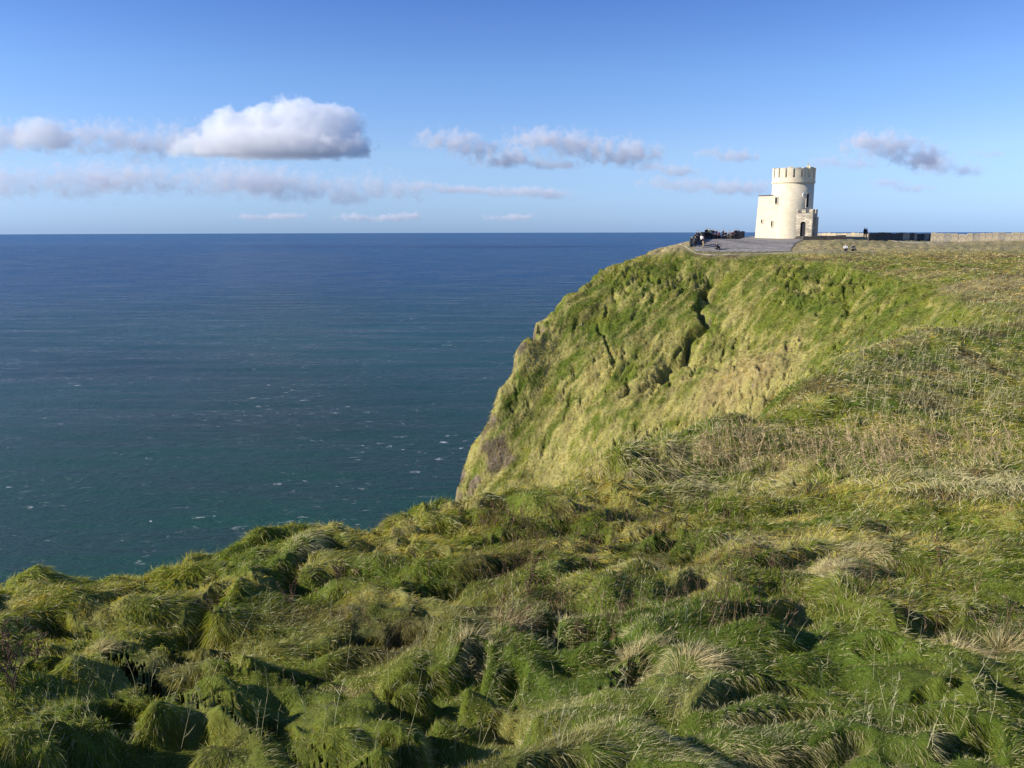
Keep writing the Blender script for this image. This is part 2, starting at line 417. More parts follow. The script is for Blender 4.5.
def relief(x, y, d=None):
    r = np.hypot(x, y)
    if d is None: d = coast_d(x, y)
    wx = x + 0.35 * fbm(x * .7, y * .7, 2, 40); wy = y + 0.35 * fbm(x * .7, y * .7, 2, 50)
    near = 1 - sstep(14, 30, r)
    patchy = 0.55 + 0.45 * fbm(x * .16, y * .16, 2, 5)
    left = 1 - 0.40 * sstep(0, 6, x)          # the turf is most hummocky towards the cliff edge
    c1 = cushions(wx / 1.05, wy / 0.85)
    c2 = cushions(wx / 0.55 + 7, wy / 0.5 + 3)
    c5 = cushions((wx + .3 * wy) / .62 + 2, (wy - .2 * wx) / .42 + 4)
    pn = fbm(wx * 2.1 + 3, wy * 3.1, 2, 97); pn2 = fbm(wx * 1.1 + 8, wy * 1.6, 2, 94)
    edge_in = 1 - sstep(-1.3, -.2, d)
    pit = (sstep(.08, .46, pn) + .4 * sstep(.15, .6, pn2)) * (.45 + .55 * left) * (.4 + .6 * edge_in)
    h = near * left * (0.12 * (c5 ** .7 - .5) * (0.4 + patchy * .8) + .13 * fbm(wx * 1.3, wy * 1.7, 2, 92) * (.75 + .25 * edge_in)
                       + .03 * fbm(wx * 4.1, wy * 5.3, 2, 93) - (.165 + .09 * (1 - sstep(-1.5, 1.5, x))) * pit)
    h = h + near * (0.04 * fbm(x * 2.8, y * 2.8, 3, 8) + 0.14 * fbm(x * .35, y * .35, 2, 9) * (.3 + .7 * edge_in))
    h = h + near * (1 - edge_in) * (.20 * np.maximum(fbm(wx * 1.25, wy * 1.25, 2, 99), -.15) + .05 + .10 * (c5 - .4)) * (1 - sstep(.3, 1.2, d))
    # mid ground: gentler swells
    mid = sstep(10, 22, r)
    flat = sstep(96, 108, r + 0.0 * x) * sstep(18, 24, x * 0.5 + 0)   # near the tower
    ff = flat_mask(x, y)
    mid = mid * (1 - 0.8 * ff)
    c3 = cushions(wx / 1.9, wy / 1.5)
    fm, fdd = face_mask(x, y)
    onface = fm * sstep(50, 62, r)
    h = h + mid * (0.20 * (c3 ** .7 - .5) * (0.9 - .85 * onface) + 0.35 * fbm(x * .13, y * .13, 3, 11) * (1 - .8 * onface) * (1 - .5 * sstep(100, 120, r)) + .10 * fbm(x * .8, y * .8, 3, 12) * (1 - .6 * onface))
    h = h - .75 * sstep(0, 3.5, fdd) * (1 - sstep(6, 16, fdd)) * onface * (.6 + .8 * fbm(x * .15, y * .15, 2, 45))
    # terracettes and streaks across the far face
    wob = 2.2 * fbm(x * .12, y * .12, 3, 14)
    ra = (x * .78 - y * .62) + wob * .5; rb_ = (x * .62 + y * .78)
    h = h + onface * (.13 * (1 - 2.2 * np.abs(fbm(ra * .8, rb_ * .16, 3, 34))) + .07 * (1 - 2 * np.abs(fbm(ra * 2.1, rb_ * .6, 2, 35))))
    c4 = cushions(ra / 1.25 + 5 + .3 * fbm(x, y, 2, 36), rb_ / 3.6 + 9)
    h = h - onface * .5 * (1 - c4) ** 7 * sstep(.0, .35, fbm(x * .22, y * .22, 3, 33))
    h = h + onface * 0.25 * fbm(x * .07, y * .07, 2, 16)
    rd_ = seg_d(x, y, RIM)
    h = h - 1.3 * sstep(0, 3.5, fdd) * (1 - sstep(9, 22, rd_)) * fm
    # eroded gully, cracks
    gw = 1.15 + .5 * vn(x * .7, y * .7, 3)
    for ln, wd, dp in ((GULLY, .62, 1.45), (GULLY2, .4, .8), (CRACK1, .24, .5), (CRACK2, .24, .5), (CRACK3, .24, .5)):
        dd = seg_d(x + .8 * vn(x * .5, y * .5, 21) + .25 * vn(x * 1.3, y * 1.3, 25), y + 1.2 * vn(x * .5, y * .5, 22) + .3 * vn(x * 1.3, y * 1.3, 26), ln)
        h = h - dp * np.exp(-(dd / (wd * gw)) ** 2)
    # straw-coloured slump bulging from the face
    bx, by = px_x(745, 380, 86), 86
    q = np.exp(-(((x - bx) / 6) ** 2 + ((y - by) / 5) ** 2))
    h = h + q * (1.6 + .8 * np.abs(fbm(x * .55, y * .55, 4, 24)))
    # burrow under the near rim
    hx, hy = px_x(592, 467, 15.0), 15.0
    h = h - 0.75 * np.exp(-(((x - hx) / .32) ** 2 + ((y - hy) / .4) ** 2))
    return h * (1 - ff * .93)

base_cache = None
def height(x, y):
    global base_cache
    b = base_h(x, y)
    base_cache = b
    d = coast_d(x, y)
    dn = d + (0.45 + 0.012 * np.hypot(x, y)) * fbm(x * .45, y * .45, 4, 30) * sstep(-3, 0, d) + 0.05 * np.hypot(x, y) ** .6 * 0.2
    o = np.clip(dn, 0, None)
    cliff = np.where(o < 1.2, 1.4 * o ** 2, 1.4 * 1.44 + (o - 1.2) * 5.2)
    led = 1.6 * np.abs(fbm(x * .3, y * .3, 3, 31)) * np.clip(o / 3, 0, 1)
    rl = relief(x, y, d)
    z = b + rl * (1 - .6 * sstep(0, 2, o)) - cliff + led
    return np.maximum(z, -199.0), d, b

def grid_polar():
    fine = np.radians(np.arange(-37, 37.01, 0.075))
    a = np.concatenate([np.radians(np.arange(-110, -37, 0.8)), fine, np.radians(np.arange(37.8, 100, 0.8))])
    rs = [0.6]
    while rs[-1] < 560:
        r = rs[-1]
        k = 0.0085 if r < 12 else (0.0075 if r < 60 else (0.0036 if r < 136 else 0.02))
        if r < 2.5: k = .03
        rs.append(r * (1 + k))
    return a, np.array(rs)
AZ, RS = grid_polar()
GX = RS[:, None] * np.sin(AZ)[None]; GY = RS[:, None] * np.cos(AZ)[None]
GZ, GD, GB = height(GX, GY)
NR, NA = GX.shape

# lookups into the finished sheet for everything that stands on it
LR = np.log(RS)
def hz(x, y):
    x = np.asarray(x, float); y = np.asarray(y, float)
    fi = np.interp(np.log(np.hypot(x, y)), LR, np.arange(NR)); fj = np.interp(np.arctan2(x, y), AZ, np.arange(NA))
    i = np.clip(fi.astype(int), 0, NR - 2); j = np.clip(fj.astype(int), 0, NA - 2)
    a = fi - i; b = fj - j
    return (GZ[i, j] * (1 - b) + GZ[i, j+1] * b) * (1 - a) + (GZ[i+1, j] * (1 - b) + GZ[i+1, j+1] * b) * a

# colours of the ground itself
def ground_tint(x, y, z, d, b):
    """linear albedo of turf at a place: green sward, straw patches, brown dead matter"""
    r = np.hypot(x, y)
    green = np.array([0.088, 0.128, 0.018]); green2 = np.array([0.175, 0.190, 0.03])
    straw = np.array([0.36, 0.315, 0.11]); brown = np.array([0.115, 0.085, 0.045])
    s1 = fbm(x * .35, y * .35, 4, 60); s2 = fbm(x * 1.3, y * 1.3, 4, 61); s3 = fbm(x * .09, y * .09, 3, 62)
    wob = 2.2 * fbm(x * .12, y * .12, 3, 14)
    streak = fbm(((x * .78 - y * .62) + wob * .5) * .75, (x * .62 + y * .78) * .15, 4, 63)
    t = np.clip(.5 + .6 * s1 + .3 * s2, 0, 1)[..., None]
    c = green * (1 - t) + green2 * t
    face = face_mask(x, y, 1.2)[0] * sstep(48, 58, r)
    q = np.exp(-(((x - px_x(745, 380, 86)) / 5.5) ** 2 + ((y - 86) / 5) ** 2))
    lowface = sstep(-7, -20, b) * face
    rightgreen = sstep(px_x(690, 350, 98) + 2, 50, x)
    fine_ = fbm(((x * .78 - y * .62) + wob * .5) * 1.9, (x * .62 + y * .78) * .7, 4, 67)
    st = np.clip(.20 + .75 * streak + .75 * fine_ + .3 * s2 + .40 * lowface - .50 * rightgreen + 1.3 * q, 0, 1) * face
    st = np.maximum(st, (1 - face) * np.clip(-.25 + 1.1 * s2 + .6 * s3, 0, .8))
    st = np.clip(st, 0, 1)[..., None]
    c = c * (1 - st) + straw * st
    q2 = sstep(.35, .8, np.exp(-(((x - px_x(742, 382, 87)) / 5.0) ** 2 + ((y - 87) / 4.4) ** 2)) + .45 * fbm(x * .6, y * .6, 4, 68)) * face
    c = c * (1 - .8 * q2[..., None]) + .8 * q2[..., None] * np.array([.31, .24, .105]) * (1 + .35 * s2[..., None])
    # dry field round the tower
    pl = sstep(98, 110, r) * sstep(-3.7, -2.9, b)
    fld = np.array([0.40, 0.32, 0.17]); fg = np.array([0.25, 0.225, 0.095])
    m = np.clip(.62 + .5 * fbm(x * .12, y * .4, 3, 64) + .25 * s2, 0, 1)[..., None]
    c = c * (1 - pl[..., None]) + (fld * m + fg * (1 - m)) * pl[..., None]
    up_ = sstep(55, 90, r) * (1 - face) * (1 - pl) * np.clip(.7 + .8 * fbm(x * .1, y * .5, 3, 66), 0, 1)
    c = c * (1 - up_[..., None]) + np.array([0.26, 0.215, 0.10]) * up_[..., None]
    # brown dead matter
    bm = np.clip(-.35 + 1.2 * fbm(x * .6, y * .6, 4, 65) + .3 * sstep(14, 30, r) , 0, .75) * (1 - face * .6) * (1 - pl)
    c = c * (1 - bm[..., None]) + brown * bm[..., None]
    return c, face, pl
GC, GFACE, GPL = ground_tint(GX, GY, GZ, GD, GB)
# bare rock where the sheet is steep, bare soil in a few scars
gi = np.gradient(GZ, axis=0) / np.maximum(np.gradient(np.hypot(GX, GY), axis=0), 1e-6)
gj = np.gradient(GZ, axis=1) / np.maximum(RS[:, None] * np.gradient(AZ)[None], 1e-6)
slope = np.hypot(gi, gj)
rock_n = fbm(GX * .5, GY * .5, 4, 70)
rk = sstep(2.7, 3.8, slope + rock_n * 1.2) * np.maximum(sstep(.6, 1.6, GD), sstep(30, 50, np.hypot(GX, GY)))
rc = np.array([0.15, 0.115, 0.085]) * (1 + .5 * fbm(GX * 1.5, GZ * 1.2, 3, 71)[..., None])
scar = 0
for sx, sy, sY, w1, w2 in ((607, 470, 14.7, .55, .35), (497, 470, 90, 1.8, 2.6), (487, 425, 94.5, 1.2, 1.2), (520, 345, 103, 1.2, 1.4), (475, 487, 88.5, .9, 1.2)):
    scar = np.maximum(scar, np.exp(-(((GX - px_x(sx, sy, sY)) / w1) ** 2 + ((GY - sY) / w2) ** 2)) * 1.25 + .5 * rock_n * (np.hypot(GX - px_x(sx, sy, sY), GY - sY) < 6))
rk = np.maximum(rk, sstep(.45, .75, scar) * .9) if not np.isscalar(scar) else rk
GC = GC * (1 - rk[..., None]) + rc * rk[..., None]

def turf_material():
    m, nt, out = new_mat('turf_and_rock')
    L = nt.links.new
    b = nt.nodes.new('ShaderNodeBsdfPrincipled'); b.inputs['Roughness'].default_value = 0.95; b.inputs['Specular IOR Level'].default_value = 0.1
    at_ = nt.nodes.new('ShaderNodeAttribute'); at_.attribute_name = 'Col'
    tc = nt.nodes.new('ShaderNodeTexCoord')
    n1 = nt.nodes.new('ShaderNodeTexNoise'); n1.inputs['Scale'].default_value = 3.0; n1.inputs['Detail'].default_value = 8; n1.inputs['Roughness'].default_value = .7
    L(tc.outputs['Object'], n1.inputs['Vector'])
    n2 = nt.nodes.new('ShaderNodeTexNoise'); n2.inputs['Scale'].default_value = 0.9; n2.inputs['Detail'].default_value = 5
    L(tc.outputs['Object'], n2.inputs['Vector'])
    mr = nt.nodes.new('ShaderNodeMapRange'); mr.inputs[1].default_value = .3; mr.inputs[2].default_value = .7; mr.inputs[3].default_value = .55; mr.inputs[4].default_value = 1.35
    L(n1.outputs['Fac'], mr.inputs[0])
    sc = nt.nodes.new('ShaderNodeVectorMath'); sc.operation = 'SCALE'; L(at_.outputs['Color'], sc.inputs[0]); L(mr.outputs[0], sc.inputs['Scale'])
    L(sc.outputs[0], b.inputs['Base Color'])
    bp = nt.nodes.new('ShaderNodeBump'); bp.inputs['Strength'].default_value = .9; bp.inputs['Distance'].default_value = .12
    L(n1.outputs['Fac'], bp.inputs['Height'])
    bp2 = nt.nodes.new('ShaderNodeBump'); bp2.inputs['Strength'].default_value = .6; bp2.inputs['Distance'].default_value = .4
    L(n2.outputs['Fac'], bp2.inputs['Height']); L(bp2.outputs[0], bp.inputs['Normal'])
    L(bp.outputs[0], b.inputs['Normal'])
    L(b.outputs[0], out.inputs[0])
    return m
idx = np.arange(NR * NA).reshape(NR, NA)
quads = np.stack([idx[:-1, :-1], idx[1:, :-1], idx[1:, 1:], idx[:-1, 1:]], -1).reshape(-1, 4)[:, ::-1]
keep = (GZ.ravel()[quads] > -198.5).any(1)
land = np_mesh('ground', np.stack([GX, GY, GZ], -1).reshape(-1, 3), quads=quads[keep], mat=turf_material(), col=GC.reshape(-1, 3).astype(np.float32))
tag(land, 'green turf headland falling in steep cliffs to the sea', 'ground', kind='structure')

# ------------------------------------------------------------------ the sea
def sea_material():
    m, nt, out = new_mat('sea_water')
    L = nt.links.new
    b = nt.nodes.new('ShaderNodeBsdfPrincipled')
    b.inputs['Roughness'].default_value = 0.22; b.inputs['IOR'].default_value = 1.333; b.inputs['Specular Tint'].default_value = (.48, .92, 1, 1)
    tc = nt.nodes.new('ShaderNodeTexCoord')
    def noise(sx, sy, det, rough=.55, rot=0.0, dist=0.0):
        mp = nt.nodes.new('ShaderNodeMapping'); mp.inputs['Scale'].default_value = (sx, sy, 1); mp.inputs['Rotation'].default_value = (0, 0, rot)
        L(tc.outputs['Object'], mp.inputs['Vector'])
        n = nt.nodes.new('ShaderNodeTexNoise'); n.inputs['Scale'].default_value = 1; n.inputs['Detail'].default_value = det; n.inputs['Roughness'].default_value = rough; n.inputs['Distortion'].default_value = dist
        L(mp.outputs[0], n.inputs['Vector']); return n
    swell = noise(.006, .016, 3, rot=.15)
    chop = noise(.05, .10, 8, .68, rot=.3)
    ripple = noise(.22, .38, 6, .6)
    big = noise(.0009, .0022, 4, rot=.1)
    cr = nt.nodes.new('ShaderNodeValToRGB')
    cr.color_ramp.elements[0].position = .33; cr.color_ramp.elements[0].color = (0.0015, 0.018, 0.009, 1)
    cr.color_ramp.elements[1].position = .68; cr.color_ramp.elements[1].color = (0.002, 0.044, 0.022, 1)
    L(big.outputs['Fac'], cr.inputs['Fac'])
    # whitecaps: a coarse field of where waves break, cut by fine flecks
    wc = noise(.085, .15, 5, .70, rot=.2, dist=.9); wz = noise(.006, .010, 3)
    s1 = nt.nodes.new('ShaderNodeMapRange'); s1.inputs[1].default_value = .625; s1.inputs[2].default_value = .66; L(wc.outputs['Fac'], s1.inputs[0])
    s2 = nt.nodes.new('ShaderNodeMapRange'); s2.inputs[1].default_value = .42; s2.inputs[2].default_value = .60; L(wz.outputs['Fac'], s2.inputs[0])
    fo = nt.nodes.new('ShaderNodeMath'); fo.operation = 'MULTIPLY'; L(s1.outputs[0], fo.inputs[0]); L(s2.outputs[0], fo.inputs[1])
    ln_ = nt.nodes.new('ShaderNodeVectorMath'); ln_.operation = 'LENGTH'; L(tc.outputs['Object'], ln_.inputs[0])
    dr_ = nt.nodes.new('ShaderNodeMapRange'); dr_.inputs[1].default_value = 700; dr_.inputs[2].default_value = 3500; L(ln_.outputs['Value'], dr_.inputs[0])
    deep_haze = nt.nodes.new('ShaderNodeMix'); deep_haze.data_type = 'RGBA'; L(dr_.outputs[0], deep_haze.inputs['Factor']); L(cr.outputs[0], deep_haze.inputs['A']); deep_haze.inputs['B'].default_value = (.002, .032, .085, 1)  # bluer deep water far out, lifted to paint in horizon haze
    # aerated, wind-roughened patches of water are paler, slicks darker
    pa = noise(.0035, .022, 9, .74, rot=.10, dist=.3)
    pm = nt.nodes.new('ShaderNodeMapRange'); pm.inputs[1].default_value = .32; pm.inputs[2].default_value = .68; pm.inputs[3].default_value = .45; pm.inputs[4].default_value = 2.5; L(pa.outputs['Fac'], pm.inputs[0])
    ps = nt.nodes.new('ShaderNodeVectorMath'); ps.operation = 'SCALE'; L(deep_haze.outputs['Result'], ps.inputs[0]); L(pm.outputs[0], ps.inputs['Scale'])
    mx = nt.nodes.new('ShaderNodeMix'); mx.data_type = 'RGBA'; L(fo.outputs[0], mx.inputs['Factor']); L(ps.outputs[0], mx.inputs['A']); mx.inputs['B'].default_value = (.8, .82, .82, 1)
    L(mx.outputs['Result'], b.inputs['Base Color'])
    rr = nt.nodes.new('ShaderNodeMapRange'); rr.inputs[3].default_value = .12; rr.inputs[4].default_value = .8; L(fo.outputs[0], rr.inputs[0]); rq = nt.nodes.new('ShaderNodeMath'); rq.operation = 'MULTIPLY_ADD'; L(pm.outputs[0], rq.inputs[0]); rq.inputs[1].default_value = .13; L(rr.outputs[0], rq.inputs[2]); L(rq.outputs[0], b.inputs['Roughness'])
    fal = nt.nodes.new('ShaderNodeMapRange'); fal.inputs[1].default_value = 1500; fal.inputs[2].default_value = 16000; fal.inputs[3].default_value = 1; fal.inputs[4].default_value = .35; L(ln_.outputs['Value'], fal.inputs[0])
    def bump(n, dist, prev=None, s=1.0):
        bp = nt.nodes.new('ShaderNodeBump'); bp.inputs['Distance'].default_value = dist; bp.inputs['Strength'].default_value = s
        L(n.outputs['Fac'], bp.inputs['Height']); L(fal.outputs[0], bp.inputs['Strength'])
        if prev: L(prev.outputs[0], bp.inputs['Normal'])
        return bp
    bp = bump(ripple, 2.4, bump(chop, 11, bump(swell, 9)))
    L(bp.outputs[0], b.inputs['Normal'])
    L(b.outputs[0], out.inputs[0])
    return m
def make_sea():
    rs = np.concatenate([[1.0], np.geomspace(40, 50400, 60)])
    a = np.radians(np.arange(0, 360, 1.5))
    X = rs[:, None] * np.cos(a); Y = rs[:, None] * np.sin(a)
    Z = -195 - 0 * X
    V = np.stack([X, Y, Z], -1).reshape(-1, 3)
    na = len(a); i = np.arange(len(rs) * na).reshape(len(rs), na)
    q = np.stack([i[:-1], i[1:], np.roll(i[1:], -1, 1), np.roll(i[:-1], -1, 1)], -1).reshape(-1, 4)
    return np_mesh('sea', V, quads=q, mat=sea_material())
tag(make_sea(), 'dark blue sea with small white crests', 'sea', kind='structure')

# ------------------------------------------------------------------ grass
def grass_material(name, rough=0.55, trans=0.42):
    m, nt, out = new_mat(name)
    L = nt.links.new
    at_ = nt.nodes.new('ShaderNodeAttribute'); at_.attribute_name = 'Col'
    d = nt.nodes.new('ShaderNodeBsdfDiffuse'); t = nt.nodes.new('ShaderNodeBsdfTranslucent'); g = nt.nodes.new('ShaderNodeBsdfGlossy')
    g.inputs['Roughness'].default_value = rough; g.inputs['Color'].default_value = (.8, .85, .7, 1)
    L(at_.outputs['Color'], d.inputs['Color'])
    tm = nt.nodes.new('ShaderNodeVectorMath'); tm.operation = 'MULTIPLY'; tm.inputs[1].default_value = (1.05, 1.1, .6); L(at_.outputs['Color'], tm.inputs[0]); L(tm.outputs[0], t.inputs['Color'])
    m1 = nt.nodes.new('ShaderNodeMixShader'); m1.inputs[0].default_value = trans; L(d.outputs[0], m1.inputs[1]); L(t.outputs[0], m1.inputs[2])
    m2 = nt.nodes.new('ShaderNodeMixShader'); m2.inputs[0].default_value = 0.02; L(m1.outputs[0], m2.inputs[1]); L(g.outputs[0], m2.inputs[2])
    L(m2.outputs[0], out.inputs[0])
    return m
M['grass'] = grass_material('grass_blade')
M['dry'] = grass_material('dry_stem', .6, .15)

def blades(root, up, L, w, col, droop):
    """root (n,3), up = unit start direction (n,3), L, w (n,), col (n,3), droop vector (n,3) added towards the tip"""
    n = len(root)
    ph = rng.random(n) * 2 * np.pi
    rv = np.stack([np.cos(ph), np.sin(ph), 0 * ph], -1)
    side = np.cross(up, rv); side /= np.linalg.norm(side, axis=1)[:, None] + 1e-9
    V = np.empty((n, 7, 3), np.float32)
    for k, (t, ww) in enumerate(((0, .8), (.38, 1.0), (.72, .7), (1.0, 0))):
        c = root + (up * t + droop * t * t) * L[:, None]
        if k < 3:
            V[:, 2*k] = c - side * (w * ww * .5)[:, None]; V[:, 2*k+1] = c + side * (w * ww * .5)[:, None]
        else:
            V[:, 6] = c
    b = np.arange(n)[:, None] * 7
    q = np.concatenate([b + np.array([0, 1, 3, 2]), b + np.array([2, 3, 5, 4])], 0)
    t = b + np.array([4, 5, 6])
    return V.reshape(-1, 3), q, t, np.repeat(col, 7, axis=0).astype(np.float32)

def normals_at(x, y):
    e = np.maximum(.06, .012 * np.hypot(x, y))
    gx = (hz(x + e, y) - hz(x - e, y)) / (2 * e); gy = (hz(x, y + e) - hz(x, y - e)) / (2 * e)
    return gx, gy

STRAW_CLUMPS = [(px_x(a, b, Y), Y, r) for a, b, Y, r in ((510,625,6.0,.33),(545,640,5.8,.25),(470,655,5.5,.2),(350,655,5.4,.18),(330,665,5.3,.16),(690,670,5.0,.35),(640,660,5.3,.3),(90,640,5.8,.22),(760,735,4.0,.6),(880,740,4.0,.4),(960,640,5.6,.3),(1010,625,5.7,.35),(860,560,8.2,.4),(740,545,9,.5),(640,575,7.6,.4),(820,590,7.3,.45),(300,560,8.9,.3),(590,700,4.5,.35),(430,730,4.1,.2),(210,650,5.6,.22),(700,470,15,1.6),(960,480,13,1.5))]
def scatter(n, r0, r1, a0=-36.8, a1=36.8, power=0.0):
    a = rng.uniform(a0, a1, n); o_ = rng.random(n) < .12
    a = np.radians(np.where(o_, np.sign(a) * (36.8 + np.abs(a) * .7), a)); u = rng.random(n)
    if power: r = (r0 ** power + u * (r1 ** power - r0 ** power)) ** (1 / power)
    else: r = r0 * (r1 / r0) ** u
    return r * np.sin(a), r * np.cos(a)

def turf(name, n, r0, r1, Lr, wr, label, power=0.0, lift=1.0, seed=0):
    x, y = scatter(n, r0, r1, power=power)
    d = coast_d(x, y)
    b = base_h(x, y)
    k = (d < 2.5) & (flat_mask(x, y) < .5) & (seg_d(x, y, PATH_LINE) > .8)
    x, y, d, b = x[k], y[k], d[k], b[k]
    gx, gy = normals_at(x, y)
    sl = np.hypot(gx, gy)
    k = (sl < 4.5) | (rng.random(len(x)) < .25)
    x, y, d, b, gx, gy, sl = (v[k] for v in (x, y, d, b, gx, gy, sl))
    z = hz(x, y)
    n_ = len(x); r = np.hypot(x, y)
    nz = 1 / np.sqrt(1 + gx * gx + gy * gy)
    N = np.stack([-gx * nz, -gy * nz, nz], -1)
    c, face, pl = ground_tint(x, y, z, d, b)
    # which way the turf lies: downslope, blown inland, with slow swirls
    ang = 1.9 * fbm(x * .5, y * .5, 3, 80 + seed) + 1.5 * fbm(x * 2.1, y * 2.1, 2, 83)
    wx_, wy_ = np.cos(ang - .5), np.sin(ang - .5)
    dirx = .95 * wx_ - gx * .55 / (.6 + sl); diry = .95 * wy_ - gy * .55 / (.6 + sl)
    dirx = dirx * (1 - .75 * face) - .75 * face * .80; diry = diry * (1 - .75 * face) - .75 * face * .60
    T = np.stack([dirx, diry, dirx * gx + diry * gy], -1)
    T *= np.minimum(1, 1.15 / np.linalg.norm(T, axis=1))[:, None]
    lie = (.85 + .35 * rng.random(n_))[:, None]
    J = rng.normal(0, .36, (n_, 3))
    up = N * (.48 * lift * (.6 + .8 * rng.random(n_)))[:, None] + T * .55 * lie + J
    up /= np.linalg.norm(up, axis=1)[:, None]
    L = Lr[0] + (Lr[1] - Lr[0]) * rng.random(n_) ** 1.3
    L = L * (1.08 + .28 * fbm(x * 1.1, y * 1.1, 2, 84))
    L = L * (1 - .65 * pl) * np.clip(r / 8, .62, 1.0)
    w = np.maximum((wr[0] + (wr[1] - wr[0]) * rng.random(n_)) * r, .0013)
    droop = np.stack([T[:, 0] * .45, T[:, 1] * .45, np.clip(T[:, 2] * .45, -.6, .2) - .38], -1) + rng.normal(0, .16, (n_, 3))
    # colour: green blades, some bleached, straw in clumps
    dry = np.zeros(n_)
    for cx, cyy, cr in STRAW_CLUMPS:
        dry = np.maximum(dry, np.exp(-((x - cx) ** 2 + (y - cyy) ** 2) / (cr * cr)))
    bl = rng.random(n_) < np.clip(.23 + .85 * dry + .16 * fbm(x * .9, y * .9, 3, 85), 0, .95) * (1 - .5 * face)
    st = np.array([.62, .55, .30]) * (0.75 + .5 * rng.random(n_))[:, None]
    c = c * (np.array([2.08, 1.84, 1.25]) * (.55 + .9 * rng.random(n_) ** 1.2)[:, None])
    c[:, 0] *= 1 + .25 * rng.normal(0, 1, n_).clip(-1, 1)
    br = rng.random(n_) < .05
    c = np.where(bl[:, None], st, c)
    c = np.where(br[:, None], np.array([.12, .075, .045]), c)
    z = z - .02
    V, q, t, C = blades(np.stack([x, y, z], -1), up, L, w, np.clip(c, 0.004, .8), droop)
    o = np_mesh(name, V, quads=q, tris=t, mat=M['grass'], col=C, smooth=True)
    tag(o, label, 'grass', kind='stuff')
    return o
PATH_LINE = [(px_x(a, b, Y), Y) for a, b, Y in ((846,238.5,138),(870,238.7,135),(900,240,131),(925,241.5,129),(945,241.5,131))]
turf('grass', 1650000, 1.6, 13, (.045, .115), (.00036, .00075), 'long tussocky grass combed over the near hummocks', lift=1.0)
turf('meadow_grass', 520000, 12, 62, (.09, .24), (.0004, .0009), 'rough green and straw grass on the middle slope', seed=2)
turf('cliff_grass', 420000, 58, 132, (.16, .42), (.0003, .0006), 'wind combed grass over the far headland face', power=2.0, lift=.45, seed=4)

# ------------------------------------------------------------------ dry stems
def stems(name, spots, label, hr, lean, col, rad):
    """spots: (x, y); one mesh of thin leaning stalks with a few side twigs"""
    xs = np.array([s[0] for s in spots]); ys = np.array([s[1] for s in spots]); zs = hz(xs, ys)
    n_ = len(xs); r = np.hypot(xs, ys)
    L = hr[0] + (hr[1] - hr[0]) * rng.random(n_)
    up = np.stack([lean[0] + rng.normal(0, .22, n_), lean[1] + rng.normal(0, .18, n_), np.ones(n_)], -1); up /= np.linalg.norm(up, axis=1)[:, None]
    w = rad * np.maximum(1, r / 9) * (.7 + .6 * rng.random(n_))
    c = np.array(col)[None] * (.6 + .8 * rng.random(n_))[:, None]
    dr = rng.normal(0, .12, (n_, 3))
    R = [np.stack([xs, ys, zs - .02], -1)]; UU = [up]; LL = [L]; WW = [w]; CC = [c]; DD = [dr]
    for k in range(5):
        t = .35 + .6 * rng.random(n_)
        R.append(R[0] + (up * t[:, None] + dr * (t * t)[:, None]) * L[:, None])
        u2 = up * .8 + rng.normal(0, .55, (n_, 3)); UU.append(u2 / np.linalg.norm(u2, axis=1)[:, None])
        LL.append(L * (.10 + .14 * rng.random(n_))); WW.append(w * 1.25); CC.append(c * .9); DD.append(rng.normal(0, .2, (n_, 3)))
    V, q, t_, C = blades(np.concatenate(R), np.concatenate(UU), np.concatenate(LL), np.concatenate(WW), np.clip(np.concatenate(CC), 0, .8), np.concatenate(DD))
    o = np_mesh(name, V, quads=q, tris=t_, mat=M['dry'], col=C)
    tag(o, label, 'stems', kind='stuff')
def spray(px0, px1, py0, py1, n_, Yof):
    out = []
    for i in range(n_):
        px = random.uniform(px0, px1); py = random.uniform(py0, py1)
        Y = Yof(px, py)
        out.append((px_x(px, py, Y), Y))
    return out
def depth_at(px, py):
    """march a sight line into the sheet to find where that spot of the slope lies"""
    v = (384 - py) / F; k = slope_of(py); ux = (px - 512) / F / (CP + v * SP)
    Ys = np.geomspace(3, 130, 260); zz = hz(ux * Ys, Ys)
    m = np.nonzero(zz > -k * Ys)[0]
    return float(Ys[m[0]]) if len(m) else 60.0
sp1 = spray(700, 905, 440, 482, 620, depth_at) + spray(880, 1024, 430, 480, 260, depth_at) + spray(560, 700, 455, 500, 90, depth_at)
stems('dry_stalks', sp1, 'pale leaning dead stalks in the band across the middle slope', (.35, .75), (-.28, 0), (.50, .37, .21), .0034)
sp2 = spray(850, 1024, 360, 430, 420, depth_at) + spray(780, 960, 330, 385, 220, depth_at) + spray(940, 1024, 280, 350, 200, depth_at)
stems('reed_stalks', sp2, 'thin straw coloured stalks on the slope right of the hollow', (.4, .8), (.15, 0), (.36, .32, .17), .0035)
sp3 = []
for i in range(170):
    px = random.choice((random.uniform(350, 1020), random.uniform(480, 760))); py = random.uniform(500, 640)
    Y = depth_at(px, py); X = px_x(px, py, Y)
    for k in range(random.randint(5, 14)): sp3.append((X + random.gauss(0, .10), Y + random.gauss(0, .10)))
stems('brown_stalks', sp3, 'reddish brown dead weed stalks scattered through the near turf', (.12, .34), (.05, 0), (.19, .12, .07), .0034)
sp4 = spray(0, 1024, 600, 768, 420, depth_at)
stems('seed_stems', sp4, 'pale bent seed stems standing above the nearest turf', (.14, .34), (.12, .05), (.5, .46, .26), .0018)

